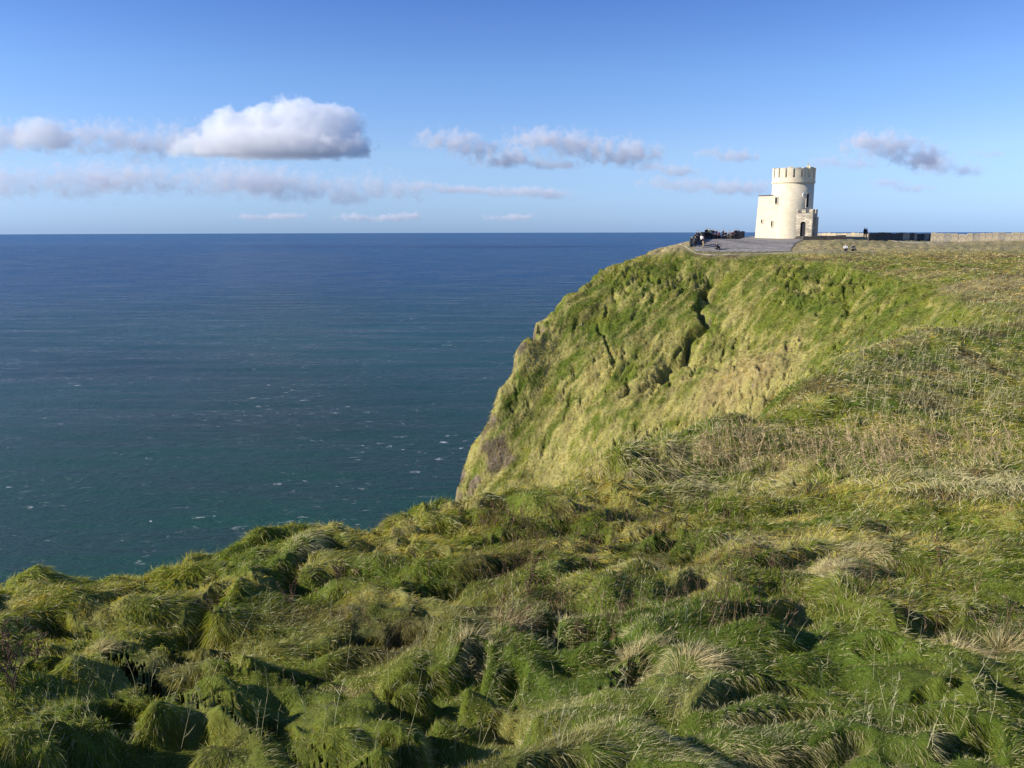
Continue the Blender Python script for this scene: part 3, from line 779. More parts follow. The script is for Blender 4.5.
# pale tussocks of dead grass
def tussocks():
    R = []; UU = []; LL = []; WW = []; CC = []; DD = []
    for cx, cyy, cr in [(a_, b_, min(c_, .24)) for a_, b_, c_ in STRAW_CLUMPS[:8] + STRAW_CLUMPS[10:16]]:
        n_ = int(2300 * cr); a = rng.uniform(0, 6.283, n_); q = cr * .55 * np.sqrt(rng.random(n_))
        x = cx + q * np.cos(a); y = cyy + q * np.sin(a) * .8
        R.append(np.stack([x, y, hz(x, y) - .02], -1))
        sp = q / (cr * .55)
        u = np.stack([np.cos(a) * sp * .6 + .25, np.sin(a) * sp * .6, np.ones(n_)], -1) + rng.normal(0, .22, (n_, 3)); UU.append(u / np.linalg.norm(u, axis=1)[:, None])
        LL.append(rng.uniform(.07, .20, n_)); WW.append(rng.uniform(.0016, .0034, n_))
        CC.append(np.array([.62, .50, .25]) * rng.uniform(.55, 1.1, n_)[:, None]); DD.append(np.stack([.25 + .5 * np.cos(a) * sp, .5 * np.sin(a) * sp, np.full(n_, -.35)], -1) + rng.normal(0, .12, (n_, 3)))
    V, q_, t_, C = blades(np.concatenate(R), np.concatenate(UU), np.concatenate(LL), np.concatenate(WW), np.clip(np.concatenate(CC), 0, .8), np.concatenate(DD))
    tag(np_mesh('dry_grass', V, quads=q_, tris=t_, mat=M['dry'], col=C), 'bleached straw tussocks scattered through the near turf', 'grass', kind='stuff')
tussocks()
def weed(px, py, h, n_st, spread, label, col='weed'):
    Y = depth_at(px, py); x = px_x(px, py, Y); z = float(hz(x, Y))
    root = empty('dead_weed', (x, Y, z - .03))
    tag(root, label, 'dead weed', 'dead weeds standing in the near turf')
    for i in range(n_st):
        st = MB()
        a = random.uniform(0, 6.28); hh = h * random.uniform(.6, 1)
        o = Vector((math.cos(a), math.sin(a), 0)) * spread * random.uniform(.1, .6)
        pts = [o * .3]
        lean = Vector((random.gauss(.06, .12), random.gauss(0, .1), 1))
        for k in range(1, 7):
            pts.append(o * .3 + lean * hh * k / 6 + o * (k / 6) * .8 + Vector((random.gauss(0, .012), random.gauss(0, .012), 0)))
        st.tube(pts, [.0045 * (1 - .12 * k) for k in range(7)], 5)
        for k in range(2, 7):
            for q_ in range(2):
                b = pts[k]; dv = Vector((random.gauss(0, 1), random.gauss(0, 1), random.uniform(.4, 1.6))).normalized() * hh * random.uniform(.06, .17)
                st.tube([b, b + dv * .5 + Vector((0, 0, .004)), b + dv], [.0028, .004, .0015], 4)
        st.build('stem', M['weed'] if i % 2 else M['weed2'], root, True)
M['weed'] = solid('dead_stem', (.16, .085, .055), .8, .3, 30)
M['weed2'] = solid('dead_seed_head', (.12, .07, .045), .9, .3, 30)
weed(12, 690, .62, 7, .16, 'tall reddish dead weed clump at the left edge of the near turf')
weed(38, 672, .34, 3, .1, 'short pale forked dead weed just right of the tallest reddish clump')
weed(178, 566, .34, 2, .05, 'thin lone dead stalk against the sea on the left cliff rim')
weed(212, 618, .26, 3, .12, 'small dark dead weed in a hollow above the near cushions')
weed(288, 606, .30, 4, .12, 'bushy brown dead weed in the shaded hollow below the left rim')
weed(338, 583, .34, 4, .14, 'brown dead weed pair just right of the shaded rim hollow')
weed(528, 600, .36, 4, .08, 'upright dark dead weed above the big straw tussock')
weed(706, 520, .42, 3, .08, 'tall thin pale dead stalk in the brown patch at middle right')
weed(668, 512, .36, 5, .14, 'bushy reddish dead weed left of the tall thin pale stalk')
weed(940, 570, .36, 4, .10, 'dark dead weed standing in the bright turf at the right')
weed(935, 545, .30, 4, .13, 'low reddish dead weed above the dark weed at the right')
weed(462, 518, .30, 4, .14, 'dead weed on the rim where the turf meets the sea')

# ------------------------------------------------------------------ the tower
TX, TY = px_x(790.0, 237, 135.5), 135.5
TZ = -slope_of(236.4) * TY
TAZ = math.atan2(TX, TY)
tower = empty('round_tower', (TX, TY, TZ), -TAZ)
tower.scale = (.965, .965, .955)
tag(tower, 'cream round stone tower with battlements, a square side wing and a grey stone porch', 'tower')
R0 = 3.4
b = MB()
prof = [(3.46, -0.6), (3.44, 0), (3.40, 3.5), (3.36, 8.75)]
vs = []; fs = []; NS = 72
for r, z in prof:
    for i in range(NS): a = 2 * math.pi * i / NS; vs.append((r * math.cos(a), r * math.sin(a), z))
for k in range(len(prof) - 1):
    for i in range(NS): fs.append((k * NS + i, k * NS + (i + 1) % NS, (k + 1) * NS + (i + 1) % NS, (k + 1) * NS + i))
fs.append(tuple(3 * NS + i for i in range(NS)))
b.add(vs, fs)
drum = b.build('drum', M['render'], tower)
for p in drum.data.polygons: p.use_smooth = len(p.vertices) == 4
MB().ring(2.9, 3.52, 8.755, 9.05, 0, 2 * math.pi, 72).build('string_course', M['render'], tower)
par = MB(); par.ring(3.02, 3.46, 9.055, 9.62, 0, 2 * math.pi, 72)
NM = 17
for i in range(NM):
    a = 2 * math.pi * (i + .28) / NM; hw = math.pi / NM * .76
    top = 11.0 + (0.08 if i % 3 else 0.2)
    par.ring(3.02, 3.47, 9.6205, top, a - hw, a + hw, 5)
par.build('battlement', M['render'], tower)
cp = MB()
for i in range(NM):
    a = 2 * math.pi * (i + .28) / NM; hw = math.pi / NM * .80
    top = 11.0 + (0.08 if i % 3 else 0.2)
    cp.ring(2.98, 3.52, top + .002, top + .09, a - hw, a + hw, 5)
cp.build('merlon_cap', M['render'], tower)
MB().prism([(3.0 * math.cos(2 * math.pi * i / 40), 3.0 * math.sin(2 * math.pi * i / 40)) for i in range(40)], 9.06, 9.2).build('roof_deck', M['slate'], tower)
hut = MB(); hut.prism([(.1 + 1.3 * math.cos(2 * math.pi * i / 20), .6 + 1.3 * math.sin(2 * math.pi * i / 20)) for i in range(20)], 9.2, 11.2)
hut.build('stair_head', M['slate'], tower)
MB().box(1.9, 2.5, -1.8, -1.1, 9.2, 11.55).build('chimney', M['render'], tower)
MB().box(2.1, 2.3, -1.6, -1.4, 11.55, 11.95).build('chimney_pot', M['stone'], tower)
# wing
wing = MB().prism([(-5.75, -.62), (-1.70, -2.945), (-1.0, -2.0), (-1.0, 2.4), (-4.0, 2.6)], -.6, 6.7).build('side_wing', M['render'], tower)
# slight batter of the wing's outer wall
for v in wing.data.vertices:
    if v.co.x < -5 and v.co.z > 3: v.co.x += .30; v.co.y -= .17
MB().prism([(-5.52, -.84), (-3.25, -2.15), (-2.6, 1.6), (-3.9, 2.68)], 6.702, 6.86).build('wing_coping', M['slate'], tower)
def window(x, y, z, w, h, rz, arched=False, depth=.25, name='window'):
    """recess lined in shadow: frame round a dark pane, set in the wall at (x, y), facing rz"""
    Mx = Matrix.Translation((x, y, z)) @ Matrix.Rotation(rz, 4, 'Z')
    p = MB(); p.box(-w/2, w/2, -.04, depth, 0, h, Mx)
    if arched:
        pts = [(-w/2 * math.cos(math.pi * i / 10), h + w/2 * math.sin(math.pi * i / 10)) for i in range(11)]
        vv = [Mx @ Vector((a, -.04, c)) for a, c in pts] + [Mx @ Vector((a, depth, c)) for a, c in pts]
        p.add(vv, [tuple(range(11)), tuple(range(21, 10, -1))] + [(i, i + 1, 12 + i, 11 + i) for i in range(10)] + [(10, 0, 11, 21)])
    o = p.build(name, M['dark'], tower)
    f = MB(); t = .09
    f.box(-w/2 - t, -w/2, -.09, .1, 0, h, Mx).box(w/2, w/2 + t, -.09, .1, 0, h, Mx).box(-w/2 - t, w/2 + t, -.13, .1, -t - .03, -.001, Mx)
    if not arched: f.box(-w/2 - t, w/2 + t, -.10, .1, h + .001, h + t, Mx)
    else:
        for i in range(10):
            a0, a1 = math.pi * i / 10, math.pi * (i + 1) / 10
            q_ = [(-w/2 * math.cos(a0), h + w/2 * math.sin(a0)), (-w/2 * math.cos(a1), h + w/2 * math.sin(a1)), (-(w/2 + t) * math.cos(a1), h + (w/2 + t) * math.sin(a1)), (-(w/2 + t) * math.cos(a0), h + (w/2 + t) * math.sin(a0))]
            vv = [Mx @ Vector((a, -.09, c)) for a, c in q_] + [Mx @ Vector((a, .1, c)) for a, c in q_]
            f.add(vv, [(0, 1, 2, 3), (7, 6, 5, 4), (0, 4, 5, 1), (1, 5, 6, 2), (2, 6, 7, 3), (3, 7, 4, 0)])
    f.build('frame', M['render'] if name == 'window' else M['stone'], o)
    return o
def on_drum(x, z, w, h, r=3.41, **k):
    y = -math.sqrt(r * r - x * x)
    return window(x, y, z, w, h, math.atan2(x, -y), **k)
window(-2.50, -2.49, 5.35, .46, 1.05, math.radians(-30))
window(-4.70, -1.225, 2.15, .26, .6, math.radians(-30))
window(-3.02, -2.19, 1.55, .28, .95, math.radians(-30))
on_drum(2.35, 4.75, .5, 2.0, arched=True)
pl_ = MB(); xx = 1.78; yy = -math.sqrt(3.42 ** 2 - xx * xx); Mx = Matrix.Translation((xx, yy, 6.75)) @ Matrix.Rotation(math.atan2(xx, -yy), 4, 'Z')
pts = [(.26 * math.cos(2 * math.pi * i / 20), .34 * math.sin(2 * math.pi * i / 20)) for i in range(20)]
pl_.add([Mx @ Vector((a, -.10, c)) for a, c in pts] + [Mx @ Vector((a, .1, c)) for a, c in pts], [tuple(range(20)), tuple(range(39, 19, -1))] + [(i, i + 20, (i + 1) % 20 + 20, (i + 1) % 20) for i in range(20)])
pl_.build('round_plaque', M['white_paint'], tower)
# porch
PA = math.radians(20)
C0 = Vector((3.32, -4.25, 0)); tl = Vector((-math.cos(PA), math.sin(PA), 0)); nb = Vector((math.sin(PA), math.cos(PA), 0))
PM = Matrix(((-tl.x, nb.x, 0, C0.x), (-tl.y, nb.y, 0, C0.y), (0, 0, 1, 0), (0, 0, 0, 1)))   # x to the right along the face, y inward
PW, PD, PH = 3.15, 2.3, 3.75
po = MB()
dx, dw, dh = -1.5, .86, 1.95
po.box(-PW, dx - dw/2, 0, .35, -.6, PH, PM).box(dx + dw/2, 0, 0, .35, -.6, PH, PM)
# arch infill above the door
arc = [(dx - dw/2 * math.cos(math.pi * i / 12), dh + dw/2 * math.sin(math.pi * i / 12)) for i in range(13)]
poly = [(dx - dw/2, PH), (dx - dw/2, dh)] + arc[1:-1] + [(dx + dw/2, dh), (dx + dw/2, PH)]
for i in range(12):
    a, c = arc[i], arc[i + 1]
    vv = [PM @ Vector((p[0], yv, p[1])) for yv in (0, .35) for p in (a, c, (c[0], PH), (a[0], PH))]
    po.add(vv, [(0, 1, 2, 3), (7, 6, 5, 4), (0, 4, 5, 1), (2, 6, 7, 3)])
po.box(-PW, 0, .352, PD, 2.6, PH - .02, PM).box(-.35, -.002, .352, PD, -.6, 2.598, PM).box(-PW + .002, -PW + .35, .352, PD, -.6, 2.598, PM)
# crenellated top
for x0, x1 in ((-PW, -2.42), (-1.85, -1.2), (-.62, 0)):
    po.box(x0, x1, 0, .35, PH + .001, PH + .62, PM)
po.box(-.35, -.002, .352, 1.0, PH + .001, PH + .62, PM).box(-.35, -.002, 1.5, PD, PH + .001, PH + .62, PM)
po.box(.001, .22, .9, PD, -.6, 3.1, PM)
porch = po.build('porch', M['stone'], tower)
MB().box(dx - dw/2 + .002, dx + dw/2 - .002, .28, .345, -.3, dh + dw * .48, PM).build('door', M['dark'], tower)
st_ = MB()
for i in range(3): st_.box(dx - .9, dx + .9, -.35 * (3 - i), -.001 if i == 2 else -.35 * (2 - i) - .001, -.5, -.02 - .14 * (2 - i) * 1.0 + .0, PM)
st_.build('doorstep', M['concrete'], tower)

# ------------------------------------------------------------------ terrace, kerb, path
def sheet(name, poly, mat, lift, step, label, cat='ground'):
    xs = np.arange(min(p[0] for p in poly), max(p[0] for p in poly) + step, step); ys = np.arange(min(p[1] for p in poly), max(p[1] for p in poly) + step, step)
    X, Y = np.meshgrid(xs, ys)
    ins = in_poly(X, Y, poly)
    Z = hz(X, Y) + lift
    i = np.arange(X.size).reshape(X.shape)
    q = np.stack([i[:-1, :-1], i[:-1, 1:], i[1:, 1:], i[1:, :-1]], -1).reshape(-1, 4)
    q = q[ins.ravel()[q].all(1)]
    u, inv = np.unique(q, return_inverse=True)
    o = np_mesh(name, np.stack([X, Y, Z], -1).reshape(-1, 3)[u], quads=inv.reshape(-1, 4), mat=mat, smooth=False)
    tag(o, label, cat, kind='structure')
sheet('paved_terrace', TERRACE, M['paving'], .07, .3, 'grey flagstone terrace sloping down from the tower')
def strip(name, line, w, hgt, mat, label, irregular=0.0):
    line = [Vector(p) for p in line]
    mb = MB(); pts = []
    for a, c in zip(line[:-1], line[1:]):
        k = max(1, int((c - a).length / .9))
        pts += [a.lerp(c, i / k) for i in range(k)]
    pts.append(line[-1])
    for i in range(len(pts) - 1):
        a, c = pts[i], pts[i + 1]; t = (c - a).normalized(); nn = Vector((-t.y, t.x)) * w / 2
        gap = .02
        a = a + t * gap
        jz = irregular * random.uniform(-1, 1); jw = 1 + irregular * random.uniform(-2, 2)
        q_ = [a - nn * jw, c - nn * jw, c + nn * jw, a + nn * jw]
        zz = [float(hz(p.x, p.y)) for p in q_]
        vs = [(p.x, p.y, z - .15) for p, z in zip(q_, zz)] + [(p.x, p.y, z + hgt + jz) for p, z in zip(q_, zz)]
        mb.add(vs, [(0, 3, 2, 1), (4, 5, 6, 7), (0, 1, 5, 4), (1, 2, 6, 5), (2, 3, 7, 6), (3, 0, 4, 7)])
    o = mb.build(name, mat)
    tag(o, label, kind='structure')
    return o
KL = [(px_x(a, 250, Y), Y) for a, Y in ((679,124.5),(688,121),(697,118.6),(712,117.6),(752,116.2),(792,114.7),(825,113.6),(842,113.3),(874,113.0))]
strip('kerb', KL, .18, .10, M['kerbstone'], 'pale low kerb along the lower edge of the terrace', .04)
strip('path', PATH_LINE, 1.5, .03, M['gravel'], 'pale gravel path curving in front of the dark wall')

# ------------------------------------------------------------------ flagstone walls
def flag_wall(pts, h, mats, label, hj=.06, w=(.75, 1.15), seed=1, cat='flagstone wall', group=None, leanj=.02):
    rnd = random.Random(seed)
    x, y = pts[0]
    root = empty('flagstone_wall', (x, y, float(hz(x, y))))
    tag(root, label, cat, group)
    base = Vector(root.location)
    for a, c in zip(pts[:-1], pts[1:]):
        a = Vector(a); c = Vector(c); L = (c - a).length; t = (c - a) / L; s = 0
        ang = math.atan2(t.y, t.x)
        while s < L - .2:
            ww = min(rnd.uniform(*w), L - s)
            p = a + t * (s + ww / 2); s += ww
            z = float(hz(p.x, p.y))
            hh = h + rnd.uniform(-hj, hj)
            mb = MB(); g = ww / 2 - .02
            b0, b1 = rnd.uniform(0, .06), rnd.uniform(0, .06)
            th = rnd.uniform(.05, .08)
            mb.prism([(-g, -.25), (g, -.25), (g, hh - b1), (g * .4, hh + rnd.uniform(-.02, .03)), (-g * .5, hh + rnd.uniform(-.02, .03)), (-g, hh - b0)], -th, th)
            mm = rnd.choices([m for m, _ in mats], [k for _, k in mats])[0]
            o = mb.build('slab', mm, root)
            o.rotation_euler = (math.pi / 2 + rnd.gauss(0, leanj), 0, ang)
            o.location = (p.x - base.x, p.y - base.y, z - base.z)
    return root
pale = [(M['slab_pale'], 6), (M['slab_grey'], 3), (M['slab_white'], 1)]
shaded_slabs = [(M['slab_shaded'], 6), (M['slab_grey'], 1)]
def pt(px, Y, py=240): return (px_x(px, py, Y), Y)
flag_wall([pt(690, 121.5), pt(697, 125), pt(712, 131), pt(736, 139.5), pt(744, 142)], 1.2, shaded_slabs, 'dark shaded flagstone wall along the cliff edge left of the terrace', seed=3)
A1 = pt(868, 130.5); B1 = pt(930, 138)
flag_wall([A1, B1], 1.15, shaded_slabs, 'dark shaded stretch of flagstone wall right of the tower behind the pale path', seed=5)
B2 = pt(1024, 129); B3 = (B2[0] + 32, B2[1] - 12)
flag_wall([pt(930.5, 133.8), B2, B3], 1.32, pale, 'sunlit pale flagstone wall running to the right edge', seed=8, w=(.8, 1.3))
flag_wall([pt(814, 152), pt(870, 142)], .62, [(M['slab_pale'], 1), (M['slab_grey'], 2)], 'distant sunlit flagstone wall just behind and right of the tower', seed=11)
# low retaining wall by the porch, its shade put into the stone colour
rw = MB(); a = Vector(pt(803, 129.5)); c = Vector(pt(846, 129.0)); 
k = 9
for i in range(k):
    p = a.lerp(c, i / k); q_ = a.lerp(c, (i + .97) / k); z = float(hz(p.x, p.y)); hh = .62 + random.uniform(-.05, .05)
    rw.box(0, (q_ - p).length, 0, .5, -.3, hh, Matrix.Translation((p.x, p.y, z)) @ Matrix.Rotation(math.atan2((c - a).y, (c - a).x), 4, 'Z'))
tag(rw.build('retaining_wall', M['concrete']), 'low shade-darkened stone retaining wall in the grass below the porch', 'wall')

# ------------------------------------------------------------------ people
def skin_mesh(name, verts, edges, rads, mat, parent, sub=1, root=0):
    me = bpy.data.meshes.new(name); me.from_pydata(verts, edges, []); me.update()
    o = bpy.data.objects.new(name, me); link(o)
    md = o.modifiers.new('s', 'SKIN'); 
    for i, r in enumerate(rads):
        sv = me.skin_vertices[0].data[i]
        sv.radius = r if isinstance(r, tuple) else (r, r); sv.use_root = (i == root)
    ms = o.modifiers.new('u', 'SUBSURF'); ms.levels = sub; ms.render_levels = sub
    dg = bpy.context.evaluated_depsgraph_get()
    m2 = bpy.data.meshes.new_from_object(o.evaluated_get(dg))
    o.modifiers.clear(); o.data = m2; m2.name = name
    m2.materials.clear(); m2.materials.append(mat)
    m2.polygons.foreach_set('use_smooth', [True] * len(m2.polygons))
    o.parent = parent
    return o
CL = {}
def cloth(col):
    if col not in CL: CL[col] = solid('cloth_%d' % len(CL), col, .9, .12, 12)
    return CL[col]
M['skin'] = solid('skin', (.52, .33, .24), .6, .06)
HAIRS = [solid('hair_dark', (.02, .015, .012), .6, .2), solid('hair_brown', (.09, .05, .03), .6, .2), solid('hair_fair', (.32, .22, .11), .6, .2)]
def person(x, y, face, label, top, legs, hair, pose='stand', hgt=1.72, group=None, zoff=0.0):
    """face: heading in radians, 0 = looking away along +y"""
    z = float(hz(x, y)) + zoff
    r = empty('person', (x, y, z), face); s = hgt / 1.75; r.scale = (s, s, s)
    tag(r, label, 'person', group)
    if pose == 'stand':
        hip, kn = .92, .49; lx = .11; l = [(lx, 0, hip - .05), (lx + .01, .02, kn), (lx + .02, -.02, .09), (lx + .03, .14, .04)]; q_ = [(-lx, 0, hip - .05), (-lx - .01, .03, kn), (-lx - .02, 0, .09), (-lx - .04, .15, .04)]
        arms = [(.20, 0, 1.40), (.26, -.02, 1.13), (.25, .08, .88), (.25, .12, .80)], [(-.20, 0, 1.40), (-.26, -.02, 1.13), (-.25, .08, .88), (-.25, .12, .80)]
        dz = 0; ty = 0
    elif pose == 'walk':
        l = [(.10, 0, .86), (.11, .17, .50), (.11, .22, .09), (.12, .37, .05)]; q_ = [(-.10, 0, .86), (-.11, -.02, .47), (-.11, -.32, .14), (-.12, -.22, .04)]
        arms = [(.20, 0, 1.39), (.26, -.14, 1.14), (.24, -.16, .90), (.24, -.15, .82)], [(-.20, 0, 1.39), (-.26, .12, 1.15), (-.23, .30, .97), (-.23, .36, .93)]
        dz = -.01; ty = 0
    elif pose == 'phone':
        l = [(.10, 0, .87), (.12, .02, .49), (.13, -.02, .09), (.15, .13, .04)]; q_ = [(-.10, 0, .87), (-.12, .03, .49), (-.13, 0, .09), (-.15, .15, .04)]
        arms = [(.20, 0, 1.40), (.27, .14, 1.18), (.10, .36, 1.36), (.05, .42, 1.42)], [(-.20, 0, 1.40), (-.27, .14, 1.18), (-.10, .36, 1.36), (-.05, .42, 1.42)]
        dz = 0; ty = 0
    else:   # sitting, knees up
        dz = -.66; ty = -.02
        l = [(.10, 0, .22), (.13, .40, .46), (.12, .52, .09), (.13, .66, .05)]; q_ = [(-.10, 0, .22), (-.13, .42, .44), (-.13, .60, .09), (-.13, .74, .05)]
        arms = [(.20, 0, .76), (.27, .12, .52), (.16, .36, .50), (.10, .44, .50)], [(-.20, 0, .76), (-.27, .12, .52), (-.16, .36, .50), (-.10, .44, .50)]
    hz_ = .94 + dz; 
    # one continuous body
    V = [(0, 0, hz_), (0, ty, hz_ + .22), (0, ty, hz_ + .42), (0, ty + .01, hz_ + .53), (0, ty + .02, hz_ + .60), (0, ty + .04, hz_ + .69), (0, ty + .03, hz_ + .78)]
    R = [(.155, .115), (.135, .10), (.165, .11), (.075, .065), (.055, .055), (.078, .092), (.062, .078)]
    E = [(0, 1), (1, 2), (2, 3), (3, 4), (4, 5), (5, 6)]
    def chain(start, pts, rr):
        p = start
        for c, q2 in zip(pts, rr): V.append(c); R.append(q2); E.append((p, len(V) - 1)); p = len(V) - 1
    chain(0, l, [.085, .058, .038, .030]); chain(0, q_, [.085, .058, .038, .030])
    chain(2, arms[0], [.058, .042, .032, .034]); chain(2, arms[1], [.058, .042, .032, .034])
    V.append((0, ty + .135, hz_ + .69)); R.append(.014); E.append((5, len(V) - 1))     # nose
    skin_mesh('body', V, E, R, M['skin'], r)
    JV = [V[0], V[1], V[2], (0, ty + .01, hz_ + .50)] + list(arms[0][:3]) + list(arms[1][:3])
    JE = [(0, 1), (1, 2), (2, 3), (2, 4), (4, 5), (5, 6), (2, 7), (7, 8), (8, 9)]
    skin_mesh('jacket', JV, JE, [(.185, .145), (.165, .13), (.19, .135), (.085, .08), .082, .062, .048, .082, .062, .048], cloth(top), r)
    TV = [V[0]] + list(l[:3]) + list(q_[:3]); 
    skin_mesh('trousers', TV, [(0, 1), (1, 2), (2, 3), (0, 4), (4, 5), (5, 6)], [(.17, .13), .10, .075, .058, .10, .075, .058], cloth(legs), r)
    for fx in (l, q_):
        a, c = fx[2], fx[3]
        skin_mesh('shoe', [(a[0], a[1] - .03, a[2] - .03), ((a[0] + c[0]) / 2, (a[1] + c[1]) / 2, c[2] + .01), (c[0], c[1] + .02, c[2])], [(0, 1), (1, 2)], [.05, .05, .042], cloth((.03, .03, .03)), r)
    skin_mesh('hair', [(0, ty + .01, hz_ + .70), (0, ty + .02, hz_ + .80)], [(0, 1)], [(.088, .085), (.078, .088)], hair, r)
    return r
G = 'visitors by the cliff wall'
dk = (.02, .022, .03); nv = (.03, .045, .10); gy_ = (.12, .12, .13); wh = (.75, .73, .70); rd = (.13, .03, .035); gn = (.10, .14, .07); tan = (.38, .28, .17); pk = (.6, .28, .27); bl = (.10, .2, .42)
rows = [ # px, depth, heading, pose, jacket, trousers, hair, height, label
    (695.5,121.2,.6,'stand',gy_,dk,0,1.62,'person in grey at the lower left end of the dark wall'),
    (697.3,123.8,-.3,'stand',nv,dk,0,1.75,'dark haired person in navy leaning by the lower end of the wall'),
    (701.5,121.5,2.2,'walk',wh,dk,1,1.70,'person in a white jacket walking near the bottom of the crowd'),
    (703.6,120.6,1.8,'stand',dk,tan,1,1.66,'person in black jacket and tan trousers beside the white jacket walker'),
    (706.0,128,.2,'stand',dk,dk,0,1.72,'person all in black behind the white jacket walker'),
    (709.0,129,-.4,'phone',gn,dk,1,1.78,'person in an olive jacket holding up a phone at the wall'),
    (712.3,130.5,.1,'stand',dk,nv,0,1.84,'tall person in black at the middle of the wall'),
    (715.6,130.3,2.9,'stand',nv,dk,1,1.64,'person in navy with back to the wall at its middle'),
    (718.6,132.2,.5,'stand',pk,dk,2,1.68,'fair haired person in a pink top at the wall'),
    (722.6,131.0,1.2,'walk',gy_,nv,1,1.74,'person in grey walking up beside the wall'),
    (724.7,134.0,-.2,'phone',dk,dk,0,1.76,'person in black photographing over the wall near its upper half'),
    (728.6,134.2,2.4,'stand',(.36,.35,.33),tan,2,1.72,'fair haired person in a pale grey coat and tan trousers near the wall top'),
    (732.2,137.0,0,'stand',rd,dk,1,1.66,'person in a dark red jacket near the upper end of the wall'),
    (735.2,139.0,.3,'stand',dk,dk,0,1.86,'tallest person in black at the upper end of the wall'),
    (738.0,139.8,-.5,'stand',nv,gy_,1,1.70,'person in navy jacket and grey trousers nearest the tower'),
]
for px, Y, hd, po_, tp, lg, hr, hh, lb in rows:
    x, y = pt(px, Y); person(x, y, hd, lb, tp, lg, HAIRS[hr], po_, hh, G, zoff=.07)
x, y = pt(716.5, 119.2, 249); person(x, y, -1.3, 'person in black sitting on the lower terrace with legs stretched towards the tower', dk, dk, HAIRS[0], 'sit', 1.75, zoff=.07)
x, y = pt(845.3, 113.6, 252); person(x, y, 2.9, 'person in a white top sitting on the kerb at the edge of the dry field', wh, dk, HAIRS[2], 'sit', 1.7, 'pair sitting on the kerb', zoff=.1)
x, y = pt(852.6, 113.5, 252); person(x, y, 3.3, 'person in dark grey sitting on the kerb beside the white top', gy_, dk, HAIRS[0], 'sit', 1.8, 'pair sitting on the kerb', zoff=.1)
x, y = pt(864.5, 138, 236); person(x, y, .4, 'person in black standing at the left end of the dark wall right of the tower', dk, dk, HAIRS[0], 'stand', 1.75)
x, y = pt(866.6, 137.6, 236); person(x, y, 1.4, 'person in navy beside the one in black right of the tower', nv, dk, HAIRS[1], 'stand', 1.68)

# ------------------------------------------------------------------ clouds
def cloud_material(name, lobes, dens, nscale, amp, edge, flat_z, aniso=0.0, tone=(1, 1, 1)):
    """a volume whose density is a union of lobes eaten into by noise; lobes in the cloud's own metres"""
    m, nt, out = new_mat(name)
    L = nt.links.new
    tc = nt.nodes.new('ShaderNodeTexCoord')
    def math_(op, a, b_=None, c_=None):
        n_ = nt.nodes.new('ShaderNodeMath'); n_.operation = op
        for i, v in enumerate((a, b_, c_)):
            if v is None: continue
            if isinstance(v, (int, float)): n_.inputs[i].default_value = v
            else: L(v, n_.inputs[i])
        return n_.outputs[0]
    n1 = nt.nodes.new('ShaderNodeTexNoise'); n1.inputs['Scale'].default_value = nscale; n1.inputs['Detail'].default_value = 5; n1.inputs['Roughness'].default_value = .58
    L(tc.outputs['Object'], n1.inputs['Vector'])
    sd = None
    for x, y, z, rx, rz in lobes:
        s_ = nt.nodes.new('ShaderNodeVectorMath'); s_.operation = 'SUBTRACT'; L(tc.outputs['Object'], s_.inputs[0]); s_.inputs[1].default_value = (x, y, z)
        d_ = nt.nodes.new('ShaderNodeVectorMath'); d_.operation = 'MULTIPLY'; L(s_.outputs[0], d_.inputs[0]); d_.inputs[1].default_value = (1 / rx, 1 / (rx * .7), 1 / rz)
        l_ = nt.nodes.new('ShaderNodeVectorMath'); l_.operation = 'LENGTH'; L(d_.outputs[0], l_.inputs[0])
        e_ = math_('MULTIPLY', math_('SUBTRACT', 1.0, l_.outputs['Value']), min(rx, rz))
        sd = e_ if sd is None else math_('MAXIMUM', sd, e_)
    nn_ = math_('MULTIPLY', math_('SUBTRACT', n1.outputs['Fac'], .5), amp)
    f = math_('ADD', sd, nn_)
    sp = nt.nodes.new('ShaderNodeSeparateXYZ'); L(tc.outputs['Object'], sp.inputs[0])
    fb = nt.nodes.new('ShaderNodeMapRange'); fb.inputs[1].default_value = flat_z; fb.inputs[2].default_value = flat_z + edge * 1.3; L(math_('ADD', sp.outputs[2], math_('MULTIPLY', nn_, .25)), fb.inputs[0])
    mr = nt.nodes.new('ShaderNodeMapRange'); mr.inputs[1].default_value = 0; mr.inputs[2].default_value = edge; L(f, mr.inputs[0])
    de = math_('MULTIPLY', math_('MULTIPLY', mr.outputs[0], fb.outputs[0]), dens)
    v = nt.nodes.new('ShaderNodeVolumePrincipled'); v.inputs['Color'].default_value = (*tone, 1); v.inputs['Anisotropy'].default_value = aniso
    L(de, v.inputs['Density'])
    L(v.outputs[0], out.inputs['Volume'])
    return m
def cloud(px, py, dist, lobes_px, label, dens=.02, nscale=None, amp=None, edge=None, flat=None, tone=(1, 1, 1)):
    """(px, py): the cloud's base centre; lobes in photo-pixel units turned to metres at that distance"""
    k = dist / F
    x, y, _ = at(px, py, dist); z = -slope_of(py) * dist
    lobes = [(a * k, b_ * k, c * k, rx * k, rz * k) for a, b_, c, rx, rz in lobes_px]
    x0 = min(l[0] - l[3] for l in lobes) - 8 * k; x1 = max(l[0] + l[3] for l in lobes) + 8 * k
    z0 = min(l[2] - l[4] for l in lobes) - 2 * k; z1 = max(l[2] + l[4] for l in lobes) + 6 * k
    y1 = max(l[3] for l in lobes) * .8 + 4 * k
    fz = flat * k if flat is not None else z0
    mb = MB(); mb.box(x0, x1, -y1, y1, max(z0, fz - 4 * k), z1)
    o = mb.build('cloud', cloud_material('cloud_vapour', lobes, dens, (nscale or .09) / k, (amp or 26) * k, (edge or 4) * k, fz, tone=tone))
    o.location = (x, y, z)
    tag(o, label, 'cloud', 'cumulus clouds over the sea')
    return o
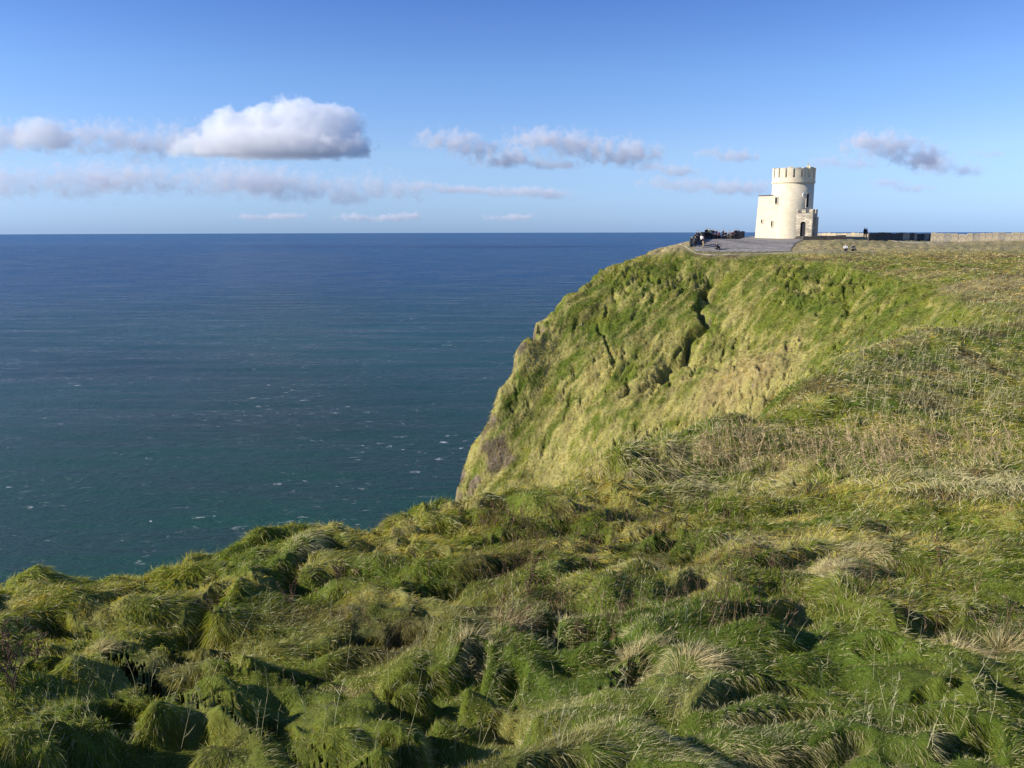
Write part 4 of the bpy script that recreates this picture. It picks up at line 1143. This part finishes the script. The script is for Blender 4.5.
if CLOUDS:
    cloud(285, 157, 9000, [(-4,0,8,84,22),(-84,0,8,26,14),(-52,0,22,28,24),(-20,0,24,36,24),(14,0,30,38,26),(42,0,24,36,27),(62,0,8,24,16)], 'big bright white cumulus with a flat grey base above the sea', dens=.0048, nscale=.085, amp=34, edge=2.2, flat=0)
    def streak(x0, y0, x1, y1, h, n_, dist, dens, label, seed, **k):
        """a ragged row of lobes from (x0, y0) to (x1, y1) in photo pixels, h tall"""
        rd = random.Random(seed); cx = (x0 + x1) / 2; cyy = max(y0, y1) + h * .4
        lb = []
        for i in range(n_):
            t = (i + .5) / n_
            lb.append((x0 + (x1 - x0) * t - cx + rd.uniform(-3, 3), rd.uniform(-6, 6), cyy - (y0 + (y1 - y0) * t) + rd.uniform(-.15, .15) * h, (x1 - x0) / n_ * rd.uniform(.7, 1.15) + 3, h * rd.uniform(.35, .6)))
        kk = dict(nscale=.10, amp=h * 2.3, edge=h * .35, tone=(.90, .90, .935)); kk.update(k)  # greyed vapour colour puts the clouds' shade into their tone
        cloud(cx, cyy, dist, lb, label, dens=dens, **kk)
    streak(-8, 140, 160, 144, 32, 6, 9500, .0042, 'long soft grey cloud at the left edge of the photo', 1)
    cloud(42, 149, 9000, [(0,0,16,24,16),(-12,0,10,20,11),(14,0,10,18,12)], 'small bright cumulus puff rising from the long grey cloud at the left edge', dens=.0045, nscale=.12, amp=20, edge=5)
    streak(160, 134, 235, 142, 26, 4, 9700, .0036, 'thin grey wisps trailing off the left end of the big cumulus', 2)
    streak(-10, 184, 130, 186, 34, 5, 15500, .0018, 'low ragged grey cloud band under the left edge cloud', 3)
    streak(100, 178, 270, 186, 30, 6, 16000, .0018, 'low ragged grey cloud band left of centre under the big cumulus', 4)
    streak(250, 184, 415, 194, 28, 6, 16500, .0018, 'low grey cloud band tapering right below the big cumulus', 5)
    streak(428, 138, 516, 163, 22, 4, 9500, .0055, 'grey lilac cloud slanting down right of the big cumulus', 6)
    streak(500, 162, 572, 167, 10, 3, 9600, .0036, 'thin tail of the slanting grey lilac cloud', 7)
    streak(532, 136, 646, 157, 23, 4, 9300, .0060, 'grey lilac cloud with a paler top in the middle of the sky', 8)
    streak(470, 189, 565, 194, 9, 4, 16000, .0024, 'faint thin cloud streak low over the sea in the middle', 9)
    streak(418, 186, 460, 190, 9, 2, 16000, .0024, 'short faint cloud left of the thin middle streak', 10)
    streak(650, 168, 682, 173, 11, 2, 11000, .0034, 'small faint grey cloud left of the tower', 11)
    streak(705, 152, 742, 160, 13, 2, 11000, .0036, 'small grey cloud high left of the tower', 12)
    streak(664, 184, 765, 189, 15, 4, 14000, .0024, 'low grey cloud bank just left of the tower', 13)
    streak(866, 146, 932, 157, 26, 3, 10000, .006, 'lilac grey cloud with a pale crown right of the tower', 14)
    streak(915, 162, 972, 174, 16, 3, 10500, .0030, 'faint trailing cloud below right of the lilac cloud', 15)
    streak(820, 162, 862, 167, 13, 2, 12000, .002, 'very faint cloud immediately right of the tower', 16)
    streak(880, 184, 920, 190, 10, 2, 13000, .002, 'small faint cloud low over the dark wall', 17)
    streak(968, 152, 992, 157, 7, 2, 11000, .002, 'tiny faint cloud near the right edge of the sky', 18)
    streak(345, 217, 418, 217, 8, 5, 30000, .002, 'tiny white puffs just above the horizon under the big cumulus', 19)
    streak(498, 218, 524, 218, 7, 2, 30000, .002, 'tiny white puff just above the horizon in the middle', 20)
    streak(250, 217, 290, 216, 7, 2, 30000, .0018, 'tiny faint puff above the horizon left of the row of puffs', 21)
